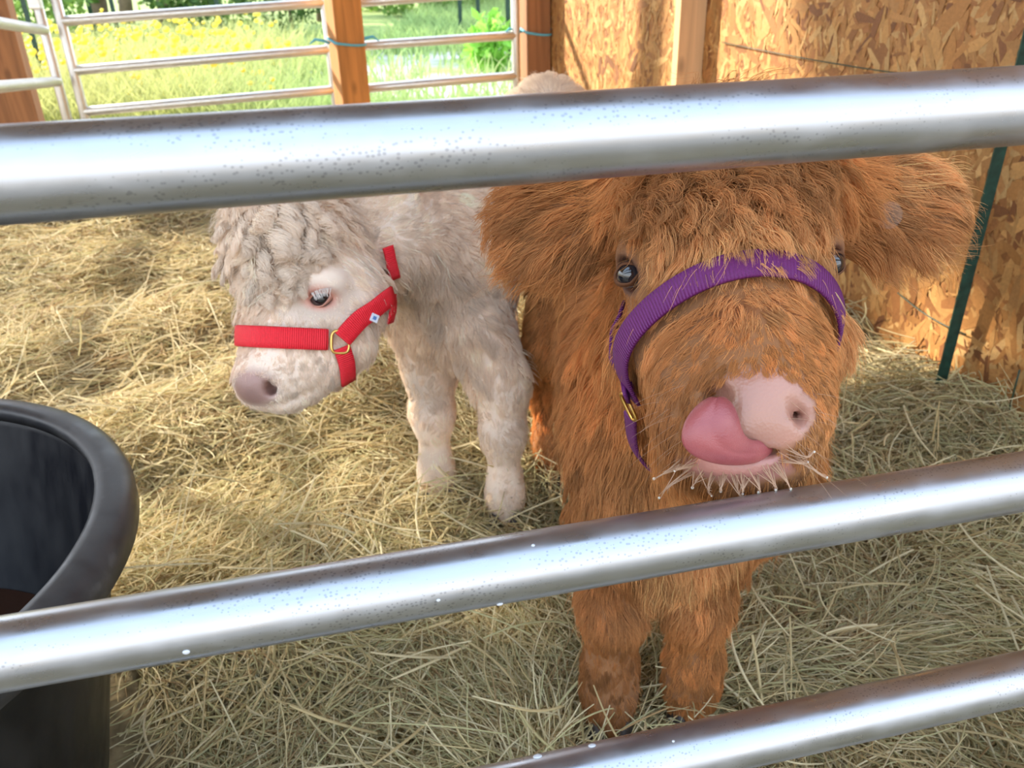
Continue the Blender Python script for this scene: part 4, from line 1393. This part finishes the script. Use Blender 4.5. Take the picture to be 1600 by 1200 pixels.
# ------------------------------------------------------------------ the field behind
mt, n, b = new_mat('field_ground')
v = coords(n, (1, 1, 1))
n1 = nd(n, 'ShaderNodeTexNoise', i_Scale=.9, i_Detail=6.0); n.links.new(v, n1.inputs['Vector'])
n2 = nd(n, 'ShaderNodeTexNoise', i_Scale=7.0, i_Detail=8.0); n.links.new(v, n2.inputs['Vector'])
gr = ramp(n, n2.outputs[0], [(.3, (.16, .24, .05)), (.7, (.36, .42, .12))]).outputs[0]
gravel = ramp(n, n2.outputs[0], [(.3, (.42, .38, .35)), (.7, (.62, .58, .55))]).outputs[0]
sx = n.nodes.new('ShaderNodeSeparateXYZ'); n.links.new(v, sx.inputs[0])
ry = ramp(n, nd(n, 'ShaderNodeMapRange').outputs[0], [(0, 0), (.18, 1), (.72, 1), (.95, 0)])
mr = [q for q in n.nodes if q.type == 'MAP_RANGE'][0]
mr.inputs['From Min'].default_value = 5.2; mr.inputs['From Max'].default_value = 12.0
n.links.new(sx.outputs['Y'], mr.inputs['Value'])
rx = nd(n, 'ShaderNodeMapRange'); rx.inputs['From Min'].default_value = -3.2; rx.inputs['From Max'].default_value = -1.0
n.links.new(sx.outputs['X'], rx.inputs['Value'])
mu = nd(n, 'ShaderNodeMath', operation='MULTIPLY'); n.links.new(ry.outputs[0], mu.inputs[0]); n.links.new(rx.outputs[0], mu.inputs[1])
mu2 = nd(n, 'ShaderNodeMath', operation='MULTIPLY'); n.links.new(mu.outputs[0], mu2.inputs[0]); n.links.new(ramp(n, n1.outputs[0], [(.36, 0), (.5, 1)]).outputs[0], mu2.inputs[1])
dirt = ramp(n, n2.outputs[0], [(.3, (.30, .24, .17)), (.7, (.44, .37, .28))]).outputs[0]
yd = nd(n, 'ShaderNodeMapRange'); yd.inputs['From Min'].default_value = 4.4; yd.inputs['From Max'].default_value = 5.0
n.links.new(sx.outputs['Y'], yd.inputs['Value'])
n.links.new(mix_rgb(n, yd.outputs[0], dirt, mix_rgb(n, mu2.outputs[0], gr, gravel)), b.inputs['Base Color'])
b.inputs['Roughness'].default_value = .95
V = []
F = []
xs = np.linspace(-60, 60, 25); ys = np.linspace(-60, 60, 25)
for x in xs:
    for y in ys: V.append((x, y, -.05))
for i in range(24):
    for j in range(24): F.append((i * 25 + j, (i + 1) * 25 + j, (i + 1) * 25 + j + 1, i * 25 + j + 1))
fg = child('ground', mesh('ground', V, F, False), mt, None)
tag(fg, 'open ground with grass and pale gravel beyond the pen', None, None, 'structure')

def grass(n, seed):
    g = np.random.default_rng(seed)
    m_ = n * 3
    y = 4.9 * (24 / 4.9) ** g.random(m_)
    x = (g.random(m_) * 1.25 - .78) * y * .9
    p = np.stack([x, y, np.full(m_, -.05)], 1)
    patch = snoise(p, 1.1, seed + 1)
    bare = np.clip((x + 3.0) / 1.6, 0, 1) * np.clip((y - 5.4) / .8, 0, 1) * np.clip((11.5 - y) / 1.2, 0, 1)
    keep = g.random(m_) > bare * np.clip(.93 - .35 * (patch > .7), 0, 1)
    keep &= ((p - W0) @ WN > .4) | (y > 5.5)
    keep &= (y < 10.5) | (x > -1.5)
    p = p[keep][:n]; n = len(p); x, y = p[:, 0], p[:, 1]
    left = np.clip((-x - .6 * y * .2) / 1.2, 0, 1)
    Lg = (.07 + .20 * g.random(n)) * (1 + .8 * left + .02 * y)
    hd = g.uniform(0, 6.283, n); ln = g.uniform(.1, .7, n)
    K = 4
    pts = np.zeros((n, K, 3)); pts[:, 0] = p
    for k in range(1, K):
        t = k / (K - 1)
        pts[:, k] = p + np.stack([np.cos(hd) * ln * t * t * Lg, np.sin(hd) * ln * t * t * Lg, Lg * t * (1 - .25 * ln * t)], 1)
    rad = np.tile(np.array([1, .9, .6, .1]), (n, 1)) * (.0016 + .0007 * y)[:, None]
    yel = np.clip(left * .75 + .25 * snoise(p, 1.7, seed + 3), 0, 1)[:, None]
    c = np.array([.33, .46, .17]) * (1 - yel) + np.array([.50, .51, .19]) * yel
    c = c * g.uniform(.7, 1.25, (n, 1))
    return pts, rad, c.clip(0, .9)
gp, gr_, gc = grass(46000, 31)
go = add_curves('field_grass', gp, gr_, gc, M_grass, None)
tag(go, 'sunlit yellow green grass growing in the field', 'grass', None, 'stuff')
# yellow wildflowers, a haze of small heads
g = np.random.default_rng(77)
V, F = [], []
for i in range(900):
    y = 5.4 + 3.9 * g.random(); x = -(.24 + .46 * g.random() ** .7) * y
    z = .12 + .45 * g.random(); s_ = .012 + .020 * g.random(); b0 = len(V)
    for k in range(6):
        a = 2 * math.pi * k / 6
        V.append((x + s_ * math.cos(a), y + s_ * .5 * math.sin(a), z + s_ * .8 * math.sin(a)))
    V.append((x, y - .006, z + .004))
    F += [(b0 + k, b0 + (k + 1) % 6, b0 + 6) for k in range(6)]
fl_ = child('yellow_wildflowers', mesh('yellow_wildflowers', V, F, False), simple('yellow_petal', (.92, .66, .03), .6), None)
tag(fl_, 'scattered yellow wildflowers among the tall field grass', 'flowers', None, 'stuff')

# plants with leaves: one mesh of leaf blades each
def leaf_cloud(name, centre, radii, n, size, cols, parent, seed, flat=.0):
    g = np.random.default_rng(seed)
    d = unit(g.normal(size=(n, 3))); r_ = g.random(n) ** .45
    p = np.array(centre) + d * r_[:, None] * np.array(radii) * (1 + .25 * snoise(d, 3, seed))[:, None]
    p[:, 2] = np.maximum(p[:, 2], -.02)
    a = unit(g.normal(size=(n, 3)) + np.array([0, 0, -.3])); b_ = unit(np.cross(a, g.normal(size=(n, 3))))
    s_ = size * g.uniform(.6, 1.3, (n, 1))
    c = np.array(cols)[g.integers(0, len(cols), n)] * g.uniform(.75, 1.2, (n, 1))
    V = np.stack([p, p + a * s_ * .5 + b_ * s_ * .28, p + a * s_, p + a * s_ * .5 - b_ * s_ * .28], 1)
    me = mesh_np(name, V.reshape(-1, 3), np.arange(n * 4).reshape(-1, 4))
    C = np.ones((n, 4, 4), np.float32); C[:, :, :3] = c[:, None]
    ca = me.color_attributes.new('col', 'FLOAT_COLOR', 'POINT'); ca.data.foreach_set('color', C.ravel())
    q_ = child(name, me, M_leaf, parent)
    q_['kind'] = 'stuff'
    return q_
M_bark = simple('bark', (.14, .10, .075), .9, 0, .3, 8)
def tree(px_, Y, hgt, rad_, seed, label, cols, trunk=True, leaf=.16, n=2600):
    d = ray(*px_); c = CP + d * (Y / d[1]); c[2] = -.05
    o = empty('tree' if trunk else 'shrub', tuple(c))
    tag(o, label, 'tree' if trunk else 'shrub', 'trees beyond the field' if trunk else 'shrubs beyond the field')
    if trunk:
        pts = [c + np.array([.05 * math.sin(i), .04 * i, hgt * .62 * i / 4]) for i in range(5)]
        child('trunk', tube_mesh('trunk', pts, [.14, .12, .10, .08, .04], 10), M_bark, o)
        for s_ in (-1, 1):
            child('branch', tube_mesh('branch', [pts[2], pts[2] + np.array([s_ * .4, .1, .5]), pts[2] + np.array([s_ * .9, .2, .9])], [.06, .045, .02], 8), M_bark, o)
        leaf_cloud('crown', c + np.array([0, 0, hgt * .62]), (rad_, rad_, hgt * .42), n, leaf, cols, o, seed)
    else:
        pts = [c, c + np.array([.02, 0, hgt * .3]), c + np.array([.05, .05, hgt * .6])]
        child('stem', tube_mesh('stem', pts, [.03, .025, .01], 8), M_bark, o)
        leaf_cloud('foliage', c + np.array([0, 0, hgt * .5]), (rad_, rad_, hgt * .5), n, leaf, cols, o, seed)
    return o
DG = [(.05, .11, .025), (.09, .17, .04), (.13, .22, .05)]
MG = [(.14, .26, .05), (.20, .34, .07), (.26, .40, .09)]
tree((62, 20), 10.4, 1.6, .75, 1, 'round green shrub behind the thin post beside the side panel', MG, False, n=1800, leaf=.10)
tree((150, 20), 12.6, 3.6, .85, 2, 'dark tree rising behind the yellow flowers next to the side panel corner', DG)
tree((196, 20), 17.4, 3.8, .85, 12, 'dark tree between two others above the flower field', DG)
tree((256, 20), 15.0, 4.2, .95, 3, 'dark tree with low crown above the flower field', DG)
tree((300, 20), 12.0, 1.5, .80, 4, 'dark low shrub beneath the field trees', DG, False, n=2200, leaf=.10)
tree((378, 20), 19.6, 4.4, 1.0, 5, 'dark tree behind the middle of the back panel', DG)
tree((452, 20), 14.0, 1.6, .85, 10, 'dark low shrub left of the orange timber post', DG, False, n=2200, leaf=.10)
tree((505, 20), 16.6, 4.2, .9, 6, 'dark tree almost hidden behind the orange timber post', DG)
tree((600, 0), 20.2, 2.0, 1.0, 7, 'mid green shrub right of the orange timber post', MG, False)
tree((690, 0), 17.6, 2.0, 1.0, 8, 'mid green shrub behind two thin green posts', MG, False)
tree((780, 0), 20.4, 2.2, 1.0, 9, 'pale green shrub behind the dark corner post', MG, False)
wd = empty('weed_plant', tuple(onz(763, 112, -.05)))
tag(wd, 'bright green leafy weed growing by the gravel near the corner post', 'weed')
cw_ = onz(763, 112, -.05)
child('stem', tube_mesh('stem', [cw_, cw_ + np.array([.02, 0, .2]), cw_ + np.array([.03, 0, .42])], [.012, .01, .004], 6), simple('weed_stem', (.18, .32, .08), .7), wd)
leaf_cloud('leaf_mass', cw_ + np.array([0, 0, .24]), (.25, .22, .24), 420, .12, [(.26, .55, .08), (.36, .66, .12)], wd, 15)
# thin green posts of the field fence
for i, ((bx, by), (tx, ty), lab) in enumerate([
        ((86, 182), (30, 0), 'dark green metal post just outside the side panel'),
        ((158, 88), (135, 0), 'thin green metal post among the yellow flowers'),
        ((196, 98), (170, 0), 'thin green metal post in the yellow flowers right of another'),
        ((352, 84), (338, 5), 'thin green metal post behind the middle of the back panel'),
        ((720, 62), (720, 0), 'thin green metal post beyond the gravel, left one of a pair'),
        ((749, 60), (745, 0), 'thin green metal post beyond the gravel, right one of a pair'),
        ((795, 110), (794, 0), 'green metal post beside the bright green weed')]):
    p0 = onz(bx, by, -.05)
    d = ray(tx, ty); p1_ = CP + d * (p0[1] / d[1])
    dr = unit(p1_ - p0); dr = unit(dr * np.array([.35, 0, 1]))
    o = empty('metal_fence_post', tuple(p0))
    tag(o, lab, 'fence post', 'green metal fence posts')
    tpost(o, p0 - dr * .02, p0 + dr * 1.35, 1.1 + .12 * max(0, p0[1] - 5))

# ------------------------------------------------------------------ milk on the chin, drops on the rails
M_milk, n, b = new_mat('milk_froth')
b.inputs['Base Color'].default_value = (.86, .74, .62, 1)
b.inputs['Roughness'].default_value = .15
b.inputs['Transmission Weight'].default_value = .35
b.inputs['Subsurface Weight'].default_value = .2
b.inputs['Subsurface Scale'].default_value = .01
milk = None
g = np.random.default_rng(9)
spikes = [((1068, 726), (1022, 748), .0030), ((1078, 732), (1030, 778), .0020), ((1095, 738), (1082, 762), .0026), ((1110, 738), (1112, 775), .0028), ((1128, 742), (1126, 768), .0024),
          ((1146, 744), (1165, 785), .0030), ((1160, 742), (1160, 772), .0022), ((1178, 740), (1186, 772), .0026), ((1196, 734), (1212, 765), .0026), ((1210, 728), (1236, 776), .0028),
          ((1222, 716), (1262, 722), .0026), ((1235, 706), (1272, 706), .0022), ((1242, 712), (1292, 746), .0012), ((1086, 722), (1054, 736), .0026)]
mp_, mr_ = [], []
for (p0, p1, r_) in spikes:
    h0, n0 = hit(bvB, p0[0], p0[1], .001)
    if h0 is None: continue
    z0 = (h0 - Vector(CP)).dot(Vector(CF))
    tip = clear_rails(np.array([P(p1[0], p1[1], z0 - .006)]))[0]; h0, n0 = np.array(h0), np.array(n0)
    for i in range(10):
        st = h0 + (CR * g.normal(0, .0032) + CU * g.normal(0, .0022)) - n0 * .001
        en = tip + g.normal(0, .0006, 3) + (st - tip) * (g.random() ** 3) * .5
        q = np.zeros((7, 3))
        for k in range(7):
            t = k / 6
            q[k] = st * (1 - t) + en * t + (n0 * .006 - CF * .002) * math.sin(t * math.pi) - (st - h0) * math.sin(t * math.pi) * .45
        mp_.append(q); mr_.append(np.linspace(.00030, .00015, 7))
    bm = bmesh.new(); bmesh.ops.create_icosphere(bm, subdivisions=2, radius=.0008 + .0004 * g.random())
    me = bpy.data.meshes.new('milk_drop'); bm.to_mesh(me); bm.free(); me.polygons.foreach_set('use_smooth', [True] * len(me.polygons))
    child('milk_drop', me, M_milk, bc, Matrix.Translation(tip))
# whiskers sweeping out from the muzzle
for i in range(26):
    sx_ = -1 if i % 2 else 1
    x0 = 1150 + sx_ * g.uniform(75, 125); y0 = g.uniform(600, 720)
    h0, n0 = hit(bvB, x0, y0, 0.)
    if h0 is None: continue
    h0, n0 = np.array(h0), np.array(n0)
    d = unit(n0 * .8 + CR * sx_ * .7 - CU * g.uniform(0, .8)); Lw = g.uniform(.015, .045)
    mp_.append(np.array([h0 + d * Lw * t - CU * .006 * t * t for t in np.linspace(0, 1, 7)])); mr_.append(np.linspace(.00012, .00004, 7))
mp_ = clear_rails(np.array(mp_))
mo = add_curves('milk_wet_whiskers', mp_, np.array(mr_), np.tile([[.58, .39, .26]], (len(mp_), 1)), M_fur, bc)
mo['kind'] = 'stuff'
mo['label'] = 'pale milk-soaked tufts hanging from the chin'
M_drop = simple('water_drop', (.50, .51, .53), .12)
for (x, y, z, s_) in [(291, 1019, ZR[1], .0035), (781, 944, ZR[1], .0035), (833, 852, ZR[1], .002), (925, 1165, ZR[2], .005), (840, 1182, ZR[2], .006), (1052, 1158, ZR[2], .002), (685, 938, ZR[1], .002)]:
    axis_p = np.array([0, D0, z])
    d = ray(x, y); d = d / np.linalg.norm(d)
    # first hit on the pipe
    wv = CP - axis_p; wv = wv - FD * (wv @ FD); dv = d - FD * (d @ FD)
    A_, Bq, Cq = dv @ dv, 2 * wv @ dv, wv @ wv - RR * RR
    disc = Bq * Bq - 4 * A_ * Cq
    t = (-Bq - math.sqrt(max(disc, 0))) / (2 * A_)
    p_ = CP + d * t
    cen = axis_p + FD * ((p_ - axis_p) @ FD)
    nn = unit(p_ - cen)
    bm = bmesh.new(); bmesh.ops.create_icosphere(bm, subdivisions=3, radius=1)
    me = bpy.data.meshes.new('water_drop'); bm.to_mesh(me); bm.free()
    me.polygons.foreach_set('use_smooth', [True] * len(me.polygons))
    zz = Vector(nn); xx = Vector(FD); yy = zz.cross(xx)
    s_ = s_ * .6
    Mx = Matrix((xx * s_, yy * s_ * .8, zz * s_ * .45)).transposed().to_4x4(); Mx.translation = Vector(cen + nn * RR)
    child('water_drop', me, M_drop, fp, Mx)
# ear tag of clear plastic in the lit ear
tp2, tn2 = hit(bvB, 1358, 352, .020)
if tp2 is not None:
    bm = bmesh.new(); bmesh.ops.create_circle(bm, cap_ends=True, radius=.0125, segments=32)
    ex = bmesh.ops.extrude_face_region(bm, geom=list(bm.faces)); bmesh.ops.translate(bm, vec=(0, 0, .0012), verts=[v_ for v_ in ex['geom'] if isinstance(v_, bmesh.types.BMVert)])
    bmesh.ops.recalc_face_normals(bm, faces=bm.faces)
    me = bpy.data.meshes.new('ear_tag'); bm.to_mesh(me); bm.free()
    mt, n, b = new_mat('clear_plastic')
    b.inputs['Base Color'].default_value = (.9, .8, .7, 1); b.inputs['Roughness'].default_value = .1; b.inputs['Transmission Weight'].default_value = .9; b.inputs['Alpha'].default_value = .35; b.inputs['IOR'].default_value = 1.06
    zz = Vector(unit(CP - np.array(tp2) + CR * .35)); xx = Vector(CR); xx = (xx - zz * xx.dot(zz)).normalized()
    Mx = Matrix((xx, zz.cross(xx), zz)).transposed().to_4x4(); Mx.translation = tp2
    child('ear_tag', me, mt, bc, Mx)
